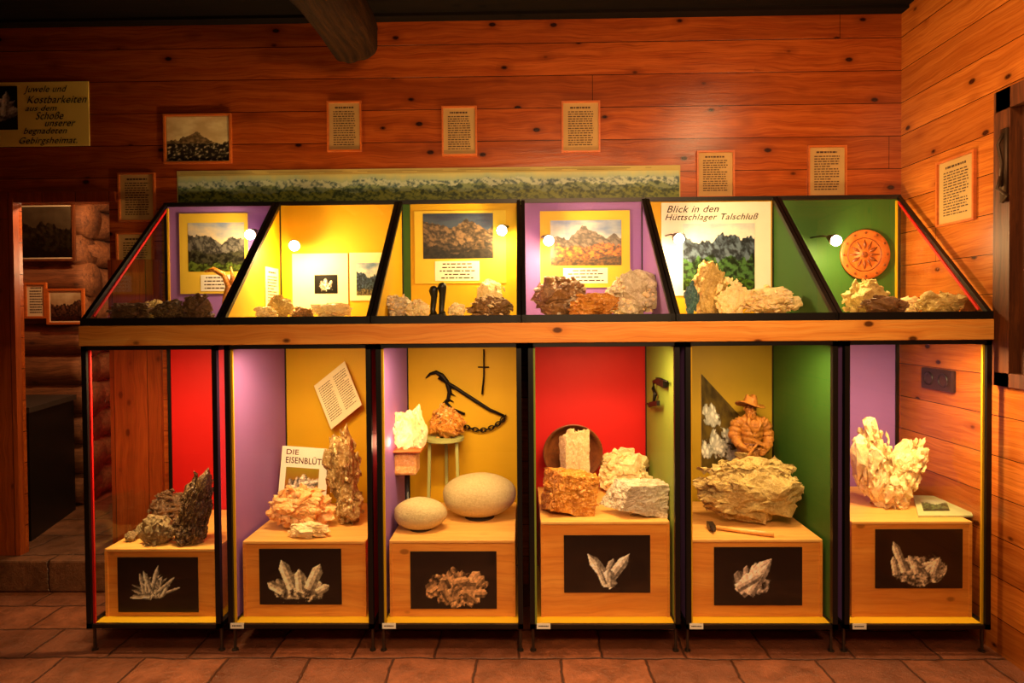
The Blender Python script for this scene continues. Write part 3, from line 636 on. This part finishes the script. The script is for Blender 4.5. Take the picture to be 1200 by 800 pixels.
BEI=rockmat('rough beige slab',K(234,202,152),K(206,164,112),K(250,230,190),14,.45,.6,.15,.2)
EGG=rockmat('speckled stone',K(208,190,138),K(188,168,114),K(146,126,84),70,.65,.35,0,.12)
GREYC=rockmat('pale grey crystal',K(216,202,176),K(172,154,128),K(244,234,212),12,.25,.4,.15,.25)
XT=rockmat('milky golden quartz',K(244,222,182),K(226,192,142),K(252,240,214),10,.15,.12,.25,.12)
XO=rockmat('honey crystal',K(248,206,140),K(234,168,92),K(254,232,180),10,.2,.15,.25,.2)
BRX=rockmat('brown crystal',K(140,100,58),K(100,68,36),K(200,154,98),16,.3,.3)
TEAL=rockmat('blue-green mineral',K(40,96,100),K(24,64,72),K(110,150,130),20,.3,.3)
T=[p[2] for p in PT]
TM=Matrix.Translation; RY=lambda a:Matrix.Rotation(R(a),4,'Y'); SC=lambda x,y,z:Matrix.Diagonal((x,y,z,1))
# lower case 1
sb_=join_bm([(rock_bm(1,12,90,el=1.2),TM((.15,0,.35))@RY(20)@SC(.6,.7,1.3)),(rock_bm(21,10,60,el=1.2),TM((-.15,0,-.45))@SC(.75,.7,.6))])
rock('tall dark gold-speckled rock slanting up at the right of the leftmost case',(203,547,252,644),T[0],DKG,1,dep=.8,pre=sb_,cr=(40,.18,.06),crm=DKG,flatb=.06)
rock('low dark rock behind the grey one in the leftmost lower case',(176,573,226,622),T[0],DK,2,Y=2.82,el=1.2)
rock('brownish grey angular rock in front of the dark ones in the leftmost lower case',(165,601,205,645),T[0],GRY,3,dep=.8,nm=6,ns=24,el=1.2)
for k,b in enumerate([(146,622,160,636),(156,612,172,632)]): rock(['tiny stone at the far left of the leftmost plinth','small stone beside the brownish grey rock on the leftmost plinth'][k],b,T[0],GRY,30+k,dep=.9,nm=3,ns=6)
# case 2
rock('golden orange crystal lump in front of the leaflet',(313,566,393,617),T[1],ORG,4,Y=2.64,dep=.6,nm=14,ns=60,mr=(.3,.5),el=1.2,cr=(50,.28,.12,.5),crm=XO)
rock('small flat cream cluster at the plinth front below the orange crystal lump',(336,611,388,634),T[1],WHT,5,dep=.5,ns=50)
ob_=join_bm([(rock_bm(6,12,90,sr=(.06,.16),el=1.2),TM((.0,0,.5))@RY(-10)@SC(.7,.7,1.2)),(rock_bm(66,10,70,el=1.2),TM((.25,-.1,-.6))@SC(.6,.6,.6))])
rock('big golden-brown rock with white crust leaning at the right edge of the second case',(379,497,427,622),T[1],OLR,6,Y=2.7,dep=.8,pre=ob_,flatb=.05,cr=(60,.12,.06),crm=WHT)
# case 3
EGGSHADE=plain('painted shade',K(60,46,30),.9)  # thin dark discs stand in for the shade beneath the egg stones
for k,(b,lb) in enumerate([((462,583,524,626),'smaller egg-shaped speckled stone on painted shade'),((519,554,605,614),'larger egg-shaped speckled stone on painted shade')]):
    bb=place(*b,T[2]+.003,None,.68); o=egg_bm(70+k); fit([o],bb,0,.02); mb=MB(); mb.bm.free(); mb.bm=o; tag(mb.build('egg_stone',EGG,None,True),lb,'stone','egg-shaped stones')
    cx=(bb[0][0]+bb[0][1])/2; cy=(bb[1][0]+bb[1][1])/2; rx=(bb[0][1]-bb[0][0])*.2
    m=MB(); m.lathe([(0,T[2]+.0005),(rx,T[2]+.0005),(rx,T[2]+.003),(0,T[2]+.003)],(cx,cy,0),28); tag(m.build('shade_disc',EGGSHADE,None),'round dark pad under the '+['smaller','larger'][k]+' egg-shaped stone','shade disc','shade discs under the egg stones')
p=P(521,511,2.9); zt=p.z; hw=30*2.9/F
GRS=plain('faded green painted wood',K(170,172,100),.6)
t_=thing('green_stool','small pale green three-legged stand behind the egg-shaped stones','stand',(p.x,2.89,T[2]))
m=MB(); m.lathe([(0,zt-.016),(hw*.75,zt-.016),(hw*.78,zt-.012),(hw*.78,zt),(0,zt)],(p.x,2.885,0),24); m.build('stand_top',GRS,t_)
for a in (90,210,330):
    m=MB(); q=(p.x+math.cos(R(a))*hw*.6,2.885+math.sin(R(a))*hw*.6); q2=(p.x+math.cos(R(a))*hw*.68,2.885+math.sin(R(a))*hw*.68); m.bar((*q2,T[2]+.001),(*q,zt-.016),.014); m.build('leg',GRS,t_)
rock('yellow jagged mineral on top of the green stand',(502,472,547,512),zt,AMB,8,Y=2.885,dep=.75,taper=-.25,el=1.2,cr=(30,.3,.1),crm=CRM)
# glowing crystal lamp
px=P(477,520,2.72); z1=P(477,524,2.72).z
t_=thing('crystal_lamp','glowing orange-white crystal lamp on a block stand in the third lower case','lamp',(px.x,2.72,T[2]))
m=MB(); zb2=P(477,554,2.72).z
m.lathe([(0,T[2]+.001),(.05,T[2]+.001),(.05,T[2]+.012),(.012,T[2]+.016),(.012,zb2),(0,zb2)],(px.x,2.72,0),20); m.build('lamp_foot',BLACK,t_,True)
m=MB(); m.box(px.x-.055,px.x+.05,2.67,2.77,zb2,z1-.008,bev=.012); m.build('stand_block',ORG,t_)
m=MB(); m.box(px.x-.085,px.x+.075,2.64,2.79,z1-.008,z1,bev=.003); m.build('stand_plate',ORW,t_)
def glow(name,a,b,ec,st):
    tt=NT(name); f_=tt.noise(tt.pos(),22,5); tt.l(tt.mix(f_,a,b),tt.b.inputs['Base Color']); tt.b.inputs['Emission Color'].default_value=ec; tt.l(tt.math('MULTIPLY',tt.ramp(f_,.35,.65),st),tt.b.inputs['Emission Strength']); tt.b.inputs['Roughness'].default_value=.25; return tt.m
b1=rock_bm(91,10,50,el=1.1); fit([b1],((px.x-.085,px.x+.05),(2.64,2.78),(z1,P(477,480,2.72).z)))
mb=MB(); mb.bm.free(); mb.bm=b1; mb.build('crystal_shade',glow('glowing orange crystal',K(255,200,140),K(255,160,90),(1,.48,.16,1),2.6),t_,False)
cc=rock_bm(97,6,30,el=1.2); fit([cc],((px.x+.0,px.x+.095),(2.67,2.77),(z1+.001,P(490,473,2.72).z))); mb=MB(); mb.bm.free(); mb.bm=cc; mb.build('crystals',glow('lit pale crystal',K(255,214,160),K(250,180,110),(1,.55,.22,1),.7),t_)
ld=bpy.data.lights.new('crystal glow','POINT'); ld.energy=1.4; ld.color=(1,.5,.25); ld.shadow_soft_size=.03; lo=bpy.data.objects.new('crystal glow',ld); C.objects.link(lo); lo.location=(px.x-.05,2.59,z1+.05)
# iron hook tool, rod, chain on back of case 3
YQ=YB-.026
def pp(L,Y): return [tuple(P(a,b,Y)) for a,b in L]
t_=thing('iron_hook_tool','old iron hook tool with curved blade hung on the yellow back panel','tool',tuple(P(540,470,YQ)))
m=MB(); m.tube(pp([(499,443),(504,438),(511,436),(518,440),(524,448),(527,459),(525,468),(516,476)],YQ),[.003,.007,.010,.012,.012,.011,.009,.003],8)
for a in ((525,452),(527,460),(525,467)): m.tube(pp([a,(a[0]+7,a[1]+4)],YQ),[.006,.001],6)
m.build('hook_blade',IRON,t_,True)
m=MB(); m.tube(pp([(514,442),(535,455),(555,468),(574,480),(591,487)],YQ-.004),[.008,.009,.009,.008,.006],8); m.tube(pp([(522,470),(530,479),(545,485)],YQ),.006,8); m.build('shank',IRON,t_,True)
m=MB(); m.tube(pp([(567,409),(567,440),(565,462)],YQ-.003),[.004,.004,.005],8); m.tube(pp([(560,430),(573,430)],YQ-.003),.003,6); tag(m.build('iron_rod',IRON,None,True),'thin upright iron rod hanging above the hook tool','rod')
t_=thing('iron_chain','rusty iron chain sagging below the hook tool','chain',tuple(P(560,495,YQ)))
cp=[(529,487),(535,493),(543,499),(552,502),(562,504),(571,503),(580,499),(587,494),(591,489)]
for k in range(len(cp)*2-1):
    a=cp[k//2]; b=cp[min(len(cp)-1,k//2+1)]; f=.5*(k%2); c=P(a[0]+(b[0]-a[0])*f,a[1]+(b[1]-a[1])*f,YQ-.002); dx,dz=(b[0]-a[0]),-(b[1]-a[1])
    if a==b: dx,dz=4,7
    d=V3((dx,0,dz)).normalized(); q=V3((-d.z,0,d.x)) if k%2 else V3((0,1,0)); m=MB()
    m.tube([c+d*.0145*math.cos(t)+q*.0095*math.sin(t) for t in [2*math.pi*j/12 for j in range(12)]],.0033,6,closed=True); m.build('chain_link',IRON,t_,True)
# case 4
rock('amber crystal crusted block at the left front of the bowl case',(633,549,702,607),T[3],AMB,9,dep=.6,nm=10,ns=50,el=1.1,blk=True,cr=(260,.18,.07,.5),crm=AMB,flatb=.08)
rock('pale yellow-white rock behind the grey crystal block',(701,524,766,580),T[3],WHT,10,Y=2.88,dep=.5,nm=8,ns=60,el=1.2,sr=(.1,.22))
rock('grey-white blocky flat-topped crystal at the right front of the bowl case',(704,562,783,613),T[3],GREYC,213,dep=.5,blk=True,nm=4,ns=50,mr=(.3,.45),sr=(.06,.18),flatb=.05,rg=.05)
p=P(671,529,2.88); rr=35*2.88/F; t_=thing('wooden_bowl','dark wooden bowl standing on edge against the red back panel','bowl',(p.x,2.9,T[3])); BW=rockmat('dark turned bowl wood',K(130,72,34),K(96,50,24),K(70,34,16),16,.45,.1)
mt=Matrix.Rotation(R(98),3,'X')
m=MB(); m.lathe([(0,-.05),(rr*.55,-.05),(rr*.9,-.02),(rr,.02),(rr*.96,.022),(rr*.84,-.01),(rr*.5,-.038),(0,-.038)],p,40,mt); m.build('dish',BW,t_,True)
m=MB(); m.box(p.x-.06,p.x+.06,2.87,2.95,T[3]+.001,p.z-rr+.01); m.build('stand_block',PINET,t_)
rock('blunt rough beige crystal standing inside the dark bowl',(655,501,691,556),p.z-rr*.78,BEI,12,Y=2.8,dep=.5,rot=-14,nm=6,ns=40,sr=(.08,.16),el=1.1,blk=True,flatb=.08)
# small iron clamp on the pale green side
sx=CX[3][1]-.02; t_=thing('iron_crampon','small black iron clamp hung on the pale green side panel','tool',(sx,2.6,P(772,478,2.62).z))
q=lambda a,b,o=.01:(sx-o,PXp(a,b,sx).y,PXp(a,b,sx).z)
m=MB(); m.tube([q(785,447),q(776,444),q(769,447),q(768,455),q(771,463)],[.004,.007,.009,.009,.007],8); m.tube([q(770,462),q(769,470),q(764,476),q(760,472)],[.008,.007,.006,.003],8); m.build('clamp_jaw',IRON,t_,True)
m=MB(); m.bar(q(773,446),q(782,450),.016,.03).bar(q(767,474,.02),q(777,472,.02),.014,.02); m.build('clamp_plate',IRON,t_)
# case 5
rock('huge cream jagged boulder in front of the carved figure',(810,531,942,614),T[4],CRM,13,Y=2.68,dep=.45,nm=18,ns=260,mr=(.3,.6),sr=(.05,.14),core=40,el=1.3,taper=.08,flatb=.1,rg=.06)
t_=thing('hammer','small geologist hammer with pale wooden handle lying before the big boulder','hammer',(0,0,T[4])); zz=T[4]+.012
def pz(a,b,z): d=ray(a,b); return CAM+d*((z-CAM.z)/d.z)
h0=pz(834,617,zz); h1=pz(907,626,zz)
t_.location=(h0.x,h0.y,T[4])
m=MB(); m.tube([h0,h0.lerp(h1,.4),h0.lerp(h1,.8),h1],[.008,.009,.011,.0105],10); m.build('handle',PINET,t_,True)
m=MB(); c=h0; m.bar(c+V3((-.005,-.032,.003)),c+V3((.0,.03,.003)),.026,.022); m.tube([c+V3((-.005,-.03,.003)),c+V3((-.01,-.06,.001))],[.012,.002],8); m.build('hammer_head',STEEL,t_)
def cphoto(u,v):
    # dark olive ground with pale bluish-white crystal lumps in the lower two thirds
    c=mixc((96,80,30),(60,48,22),.5+fb(u*6,v*6,3))
    for (a,b,r_,q) in ((.25,.62,.2,9),(.7,.5,.16,12),(.4,.3,.24,15),(.8,.22,.2,18),(.12,.2,.14,20)):
        d=math.hypot((u-a),(v-b)*1.5)/r_+.5*fb(u*9+q,v*11,q)
        if d<1:
            n=noise.voronoi(V3((u*12+q,v*14,1)))[0]; return mixc((110,116,110),(240,240,226),.1+1.3*(n[1]-n[0])+.5*(1-d))
    return c
def sheet4(name,lb,cat,bl_,br,tl,Y0,Y1,mat,thick=.003,tr=None):
    O=P(*bl_,Y0); U=P(*br,Y0)-O; W=P(*tl,Y1)-O; n=U.cross(W).normalized(); t_=thing(name,lb,cat,tuple(O))
    q4=(O,O+U,P(*tr,Y1) if tr else O+U+W,O+W)
    m=MB(); lo=[m.bm.verts.new(v) for v in q4]; hi=[m.bm.verts.new(v.co-n*thick) for v in lo]
    m.bm.faces.new(lo); m.bm.faces.new(hi[::-1])
    for k in range(4): m.bm.faces.new((lo[k],lo[(k+1)%4],hi[(k+1)%4],hi[k]))
    m.build('sheet',mat,t_); return t_,O,U,W,n
yq=YB-.016
t_,O,U,W,n=sheet4('crystal_poster','picture panel of pale bluish-white crystals with a slanted top edge, left of the carved figure','poster',(822,548),(868,548),(822,438),yq,yq,WPAPER,.002,tr=(868,488))
grid('picture',t_,O,U,W,cphoto,70,90,Q=[v+n*.001 for v in (P(822,548,yq),P(868,548,yq),P(868,488,yq),P(822,438,yq))])
# case 6: one broad chunky V-shaped specimen
vb=join_bm([(rock_bm(14,10,90,sr=(.06,.16),el=1.1),TM((-.5,0,.4))@RY(-8)@SC(.68,.7,1.15)),(rock_bm(15,10,80,sr=(.06,.16),el=1.1),TM((.62,.05,.25))@RY(38)@SC(.58,.65,1.0)),(rock_bm(16,10,70,el=1.1),TM((0,0,-.2))@SC(.85,.8,.75))])
rock('broad chunky V-shaped cream white aragonite beside the booklet in the rightmost case',(993,488,1088,598),T[5],WHT,14,Y=2.68,dep=.5,pre=vb,flatb=.08)
zz=T[5]; A,B_,Cc,D=pz(1076,606,zz),pz(1140,606,zz),pz(1131,584,zz),pz(1070,582,zz)
t_=thing('booklet','thin booklet lying flat beside the white rock','booklet',tuple((A+Cc)/2))
m=MB()
lo=[m.bm.verts.new(v+V3((0,0,.001))) for v in (A,B_,Cc,D)]; hi=[m.bm.verts.new(v+V3((0,0,.008))) for v in (A,B_,Cc,D)]
m.bm.faces.new(lo[::-1]); m.bm.faces.new(hi)
for k in range(4): m.bm.faces.new((lo[k],lo[(k+1)%4],hi[(k+1)%4],hi[k]))
m.build('pages',plain('pale green booklet cover',K(190,196,140),.5),t_)
grid('cover_print',t_,A.lerp(B_,.12)+(D-A)*.2+V3((0,0,.0088)),(B_-A)*.5,(D-A)*.55,land(8,(200,200,170),(180,190,150),(120,140,90),(90,110,70),(70,80,50)),24,14)
# paper items in case 2
t_,O,U,W,n=sheet4('leaflet','white leaflet with large title leaning behind the orange crystal lump','leaflet',(325,590),(381,594),(331,522),2.82,2.87,WPAPER)
XF=lambda u,v:tuple(O+U*u+W*v+n*.0012)
words('DIE',.1,.36,.86,.95,0,plain('brown ink',K(110,40,16),.6),t_,'lettering',0,.014,xf=XF); words('EISENBLÜTE',.1,.93,.71,.84,0,plain('dark brown ink',K(80,24,10),.6),t_,'lettering',0,.014,xf=XF)
grid('picture',t_,O+U*.12+W*.08+n*.001,U*.7,W*.56,lambda u,v,f=crysfn(5,.9,16,.45,.45,.24,.35,.08,(250,226,200),(0,180)):(lambda c:c if c!=(14,12,12) else (150,70+60*v,30))(f(u,v)),40,34)
t_,O,U,W,n=sheet4('open_leaflet','tilted open leaflet with typed columns on the yellow back panel','leaflet',(388,503),(424,474),(368,452),2.93,2.955,PAPER)
XF2=lambda u,v:tuple(O+U*u+W*v+n*.001)
m=MB(); lines(m,.08,.46,.12,.9,0,16,3,.35,xf=XF2); lines(m,.56,.94,.12,.9,0,16,4,.35,xf=XF2); m.build('text_lines',INKB,t_)
# upper case rocks
UR=[((127,354,180,372),'low dark mossy rock at the far left of the left end sloped case',DK,2.56,{}),((178,350,218,372),'dark lump in the middle of the left end sloped case',DKG,2.6,{}),((214,343,252,372),'dark rounded rock at the right of the left end sloped case',DK,2.64,{}),
 ((160,350,196,366),'low tan rock behind the dark lump in the left end case',CRM,2.8,{}),
 ((313,345,345,371),'small tan rock in the booklet case',CRM,2.66,{}),((364,354,414,371),'low white cluster in the booklet case',WHT,2.62,dict(cr=(40,.3,.1),crm=XT)),((298,358,326,372),'flat cream chip at the left of the booklet case',WHT,2.56,dict(ns=20)),((340,358,368,371),'small brown crystal beside the tan rock in the booklet case',BRX,2.7,dict(ns=20)),
 ((443,344,482,367),'low grey-white cluster at the left of the green case',GREYC,2.66,dict(cr=(60,.35,.09),crm=XT)),((474,350,505,368),'small white cluster beside the black crystal in the green case',WHT,2.6,dict(cr=(30,.4,.1),crm=XT)),((524,354,548,368),'small white fragment right of the black crystal',WHT,2.6,dict(ns=16)),((545,344,602,366),'spiky brown and white cluster at the right of the green case',BRX,2.62,dict(cr=(60,.4,.08),crm=XT)),((556,326,592,352),'white pointed shell-like mineral above the spiky cluster',WHT,2.82,dict(nm=3,ns=6,taper=-.4)),
 ((621,322,692,362),'wide dark brown crystal rock at the left of the lilac case',BRX,2.72,dict(cr=(110,.25,.08),crm=GREYC)),((664,342,726,363),'low honey-brown rock between the two larger ones in the lilac case',AMB,2.6,{}),((709,315,777,362),'grey-white crystal rock at the right of the lilac case',GREYC,2.72,dict(cr=(110,.28,.08),crm=XT)),
 ((808,304,852,362),'upright rough cream rock before the valley poster',CRM,2.78,dict(nm=12,ns=80,el=1.1,mr=(.4,.65))),((838,324,878,362),'yellow-white rock leaning beside the upright cream rock',WHT,2.7,dict(nm=10,ns=60,el=1.1)),((868,333,938,361),'low wide pale cluster at the right of the poster case',WHT,2.68,dict(el=1.1,cr=(90,.2,.08),crm=XT)),
 ((801,327,820,358),'small blue-green mineral at the lower left of the poster case',TEAL,2.7,dict(ns=20)),
 ((988,325,1046,361),'pale flaky rock below the carved plate',CRM,2.74,dict(taper=-.2,nm=12,ns=80)),((1010,345,1070,362),'low dark brown slab in front of the pale flaky rock',DK,2.6,dict(ns=40)),((1075,340,1133,362),'small cream rock near the right glass end',CRM,2.6,dict(ns=50)),((1052,346,1084,362),'small white stone between the brown slab and the cream rock',WHT,2.74,dict(ns=30))]
for k,(b,lb,mt_,Y,kw) in enumerate(UR): rock(lb,b,ZF,mt_,100+k,Y=Y,dep=.6,**kw)
t_=thing('curled_mineral','curled yellow horn-like mineral behind the dark rocks in the left end case','mineral',tuple(V3((P(257,345,2.84).x,2.84,ZF))))
m=MB(); m.tube(pp([(262,366),(264,350),(268,336),(262,322),(250,316),(240,318)],2.84),[.012,.013,.017,.015,.012,.005],10); m.tube(pp([(268,338),(273,326),(270,313)],2.84),[.010,.009,.003],8)
for v in m.bm.verts: v.co+=noise.noise_vector(v.co*40)*.006; v.co.z=max(v.co.z,ZF+.0005)
m.build('horn',AMB,t_,True)
t_=thing('black_crystal','small black two-pronged upright carving in the green case','carving',tuple(V3((P(514,350,2.72).x,2.72,ZF))))
q0=P(513,362,2.72); m=MB(); m.box(q0.x-.036,q0.x+.036,2.695,2.745,ZF+.0005,ZF+.014,bev=.004); m.build('carving_base',BLACK,t_)
for a,b in ((508,335),(518,331)):
    q=P(a,b,2.72); m=MB(); m.tube([(q.x,2.72,ZF+.012),(q.x-.004,2.72,ZF+.03),(q.x+.002,2.72,q.z-.05),(q.x,2.715,q.z-.022),(q.x+.004,2.71,q.z-.006),(q.x+.004,2.71,q.z)],[.017,.012,.015,.021,.016,.005],10); m.build('prong',BLACK,t_,True)
# ------------------------------------------------------------------ carved wooden figure
def skin(name,joints,edges,mat,parent,sub=2):
    me=bpy.data.meshes.new(name); me.from_pydata([j[0] for j in joints],edges,[]); o=bpy.data.objects.new(name,me); C.objects.link(o)
    md=o.modifiers.new('skin','SKIN'); md.use_smooth_shade=True
    for i,j in enumerate(joints):
        r=j[1]; me.skin_vertices[0].data[i].radius=(r,r) if not isinstance(r,tuple) else r
    me.skin_vertices[0].data[0].use_root=True
    s_=o.modifiers.new('s','SUBSURF'); s_.levels=sub; s_.render_levels=sub
    bpy.context.view_layer.update(); m2=bpy.data.meshes.new_from_object(o.evaluated_get(bpy.context.evaluated_depsgraph_get())); bpy.data.objects.remove(o)
    m2.name=name; m2.materials.clear(); m2.materials.append(mat)
    for p_ in m2.polygons: p_.use_smooth=True
    q=bpy.data.objects.new(name,m2); C.objects.link(q); q.parent=parent; return q
YS=2.88; top=P(880,461,YS).z; base=V3((P(879,500,YS).x,YS,T[4]+.001)); H=top-base.z
t_=thing('carved_miner_figure','carved wooden miner figure in coat and brimmed hat standing behind the boulder','statue',tuple(base))
u=H/1.0
def J(x,y,z,r): return (V3((x*u,-y*u,z*u)),r*u)
j=[J(0,0,.5,.07),J(0,0,.62,.07),J(0,.01,.72,.08),J(0,.01,.78,.055),J(0,.015,.82,.036),J(-.01,.03,.87,.052),J(-.012,.035,.91,.046),
   J(-.1,.02,.755,.04),J(-.145,.03,.64,.036),J(-.12,.11,.56,.03),J(-.085,.15,.55,.026),
   J(.1,.02,.755,.04),J(.145,.03,.63,.036),J(.11,.09,.53,.03),J(.07,.14,.52,.026),
   J(-.05,0,.42,.06),J(-.06,.02,.25,.05),J(-.06,0,.06,.036),J(-.07,.06,.03,.032),
   J(.05,0,.42,.06),J(.07,0,.25,.05),J(.07,0,.06,.036),J(.08,.06,.03,.032)]
e=[(0,1),(1,2),(2,3),(3,4),(4,5),(5,6),(3,7),(7,8),(8,9),(9,10),(3,11),(11,12),(12,13),(13,14),(0,15),(15,16),(16,17),(17,18),(0,19),(19,20),(20,21),(21,22)]
for b,sg in ((10,1),(14,-1)):
    o=j[b][0]/u
    for k in range(4):
        n0=len(j); y0=o.y-.018; z=o.z+.022-.014*k
        j+= [(V3((o.x+sg*.012,y0-.006,z))*u,.0085*u),(V3((o.x+sg*.034,y0-.012,z))*u,.0085*u),(V3((o.x+sg*.04,y0+.012,z-.002))*u,.0075*u)]; e+=[(b,n0),(n0,n0+1),(n0+1,n0+2)]
    n0=len(j); j+=[(V3((o.x-sg*.002,y0-.012,o.z+.034))*u,.009*u),(V3((o.x+sg*.014,y0-.014,o.z+.044))*u,.008*u)]; e+=[(b,n0),(n0,n0+1)]
skin('figure_body',j,e,CARV,t_,3)
hc=base+V3((-.012*u,-.035*u,.915*u)); m=MB()
m.lathe([(0,.08*u),(.026*u,.083*u),(.044*u,.074*u),(.054*u,.045*u),(.058*u,.02*u),(.062*u,.018*u),(.062*u,.006*u),(.09*u,-.006*u),(.122*u,-.004*u),(.125*u,-.011*u),(.09*u,-.016*u),(.055*u,-.008*u),(0,-.004*u)],hc,40,Matrix.Rotation(R(9),3,'Y')@Matrix.Rotation(R(-8),3,'X'))
for v in m.bm.verts:
    d=v.co-hc; v.co.z+=.016*u*math.sin(math.atan2(d.y,d.x)*2+.6)*min(1,V3((d.x,d.y,0)).length/(.12*u))-.014*u*(1 if d.z>.06*u and abs(d.x)<.02*u else 0)
m.build('hat',CARV,t_,True)
f=base+V3((-.014*u,-.082*u,.87*u)); m=MB()
m.ball(f+V3((0,-.008*u,.0)),.012*u,(.8,1.2,1.7)).ball(f+V3((-.02*u,.006*u,.012*u)),.0075*u,(1.3,.6,.7)).ball(f+V3((.02*u,.006*u,.012*u)),.0075*u,(1.3,.6,.7)).ball(f+V3((-.02*u,.001*u,.024*u)),.011*u,(1.5,.6,.4)).ball(f+V3((.02*u,.001*u,.024*u)),.011*u,(1.5,.6,.4)).ball(f+V3((-.018*u,-.002*u,-.018*u)),.013*u,(1.5,.6,.45)).ball(f+V3((.018*u,-.002*u,-.018*u)),.013*u,(1.5,.6,.45)).ball(f+V3((0,.002*u,-.028*u)),.009*u,(1.6,.6,.4)); m.build('face_features',CARV,t_,True)
m=MB(); m.ball(f+V3((0,.016*u,-.05*u)),.038*u,(1,.75,1.2),0,5)
for v in m.bm.verts: v.co+=V3((noise.noise(V3((v.co.x*160,v.co.y*160,v.co.z*40))),noise.noise(V3((v.co.x*150,v.co.y*150,v.co.z*40+5))),0))*.007
m.build('beard',CARV,t_,True)
for s_ in (-1,1): m=MB(); m.ball(base+V3((-.01*u+s_*.05*u,-.03*u,.87*u)),.013*u,(.5,.8,1.3)); m.build('ear',CARV,t_,True)
def foldtube(pts,rs,ph,amp=.12,n=28,seg=10):
    P2=[];R3=[]
    for i in range(len(pts)-1):
        for k in range(seg): q_=k/seg; P2.append(V3(pts[i]).lerp(V3(pts[i+1]),q_)); R3.append(rs[i]*(1-q_)+rs[i+1]*q_)
    P2.append(V3(pts[-1])); R3.append(rs[-1]); P2=[base+V3((a.x*u,-a.y*u,a.z*u)) for a in P2]
    m_=MB(); m_.tube(P2,[r_*u*(1+amp*math.sin(i*1.25+ph)*.6+amp*.6*noise.noise(V3((i*.7,ph,0)))) for i,r_ in enumerate(R3)],n)
    for v in m_.bm.verts: v.co+=V3((noise.noise(v.co*35),noise.noise(v.co*35+V3((4,4,4))),0))*.006
    return m_
foldtube([(0,0,.36),(0,0,.46),(0,0,.57),(0,.01,.66),(0,.01,.73),(0,.01,.78),(0,.015,.81)],[.128,.118,.092,.1,.108,.085,.042],1,.03).build('coat',CARV,t_,True)
foldtube([(-.075,.02,.765),(-.125,.02,.73),(-.15,.03,.64),(-.125,.095,.565)],[.05,.052,.045,.036],2,.16).build('sleeve',CARV,t_,True)
foldtube([(.075,.02,.765),(.125,.02,.73),(.15,.03,.63),(.115,.08,.54)],[.05,.052,.045,.036],5,.16).build('sleeve',CARV,t_,True)
m=MB(); bb_=[base+V3((math.cos(a)*.1*u,math.sin(a)*.1*u,.57*u)) for a in [2*math.pi*k/30 for k in range(30)]]; m.tube(bb_,.012*u,8,closed=True); m.build('belt',BW,t_,True)
for s_ in (-1,1):
    m=MB(); m.tube([base+V3((s_*.03*u,-.06*u,.81*u)),base+V3((s_*.05*u,-.1*u,.76*u)),base+V3((s_*.015*u,-.112*u,.67*u))],[.012*u,.022*u,.006*u],8); m.build('lapel',CARV,t_,True)
for k in range(3): m=MB(); m.ball(base+V3((0,-(.108-.004*k)*u,(.67-.03*k)*u)),.008*u); m.build('button',BW,t_,True)
m=MB(); m.tube([base+V3((-.1*u,-.185*u,.47*u)),base+V3((-.06*u,-.18*u,.53*u)),base+V3((.0*u,-.175*u,.6*u))],.011*u,10); m.bar(base+V3((-.045*u,-.175*u,.635*u)),base+V3((.055*u,-.175*u,.585*u)),.028*u,.024*u); m.build('held_hammer',CARV,t_)
m=MB(); m.box(base.x-.1,base.x+.1,base.y-.05,base.y+.05,base.z-.0005,base.z+.012,bev=.003); m.build('figure_base',CARV,t_)
# ------------------------------------------------------------------ light
def area(loc,d,sx,sy,en,col,spread=180):
    ld=bpy.data.lights.new('area','AREA'); ld.shape='RECTANGLE'; ld.size=sx; ld.size_y=sy; ld.energy=en; ld.color=col; ld.spread=R(spread)
    o=bpy.data.objects.new('area',ld); C.objects.link(o); o.location=loc; o.rotation_euler=V3(d).to_track_quat('-Z','Y').to_euler(); return o
area((.45,.7,2.15),(.03,.97,-.08),.7,.25,15,(1,.56,.25),110)  # unseen light added to brighten the back wall
area((1.2,1.8,2.6),(.4,.45,-1),.3,.3,10,(1,.62,.28))  # unseen light added to put a bright pool on the right wall
area((0.1,.1,2.2),(0,.85,-.62),2.2,.3,11,(1,.64,.32),80)  # unseen fill added in front of the cases to lighten the plinth fronts
area((-.2,1.5,2.3),(0,.12,-1),2.6,.2,9,(1,.6,.3),70)
for loc,en in (((-2.25,3.34,2.12),30),((-1.9,3.8,1.7),12)):  # hidden fill lights added behind the wall to brighten the doorway view
    ld=bpy.data.lights.new('unseen far room fill','POINT'); ld.energy=en; ld.color=(1,.62,.3); ld.shadow_soft_size=.05; lo=bpy.data.objects.new('unseen far room fill',ld); C.objects.link(lo); lo.location=loc
wd=bpy.data.worlds.new('w'); S.world=wd; wd.use_nodes=True; wd.node_tree.nodes['Background'].inputs[0].default_value=(1,.5,.2,1); wd.node_tree.nodes['Background'].inputs[1].default_value=.015
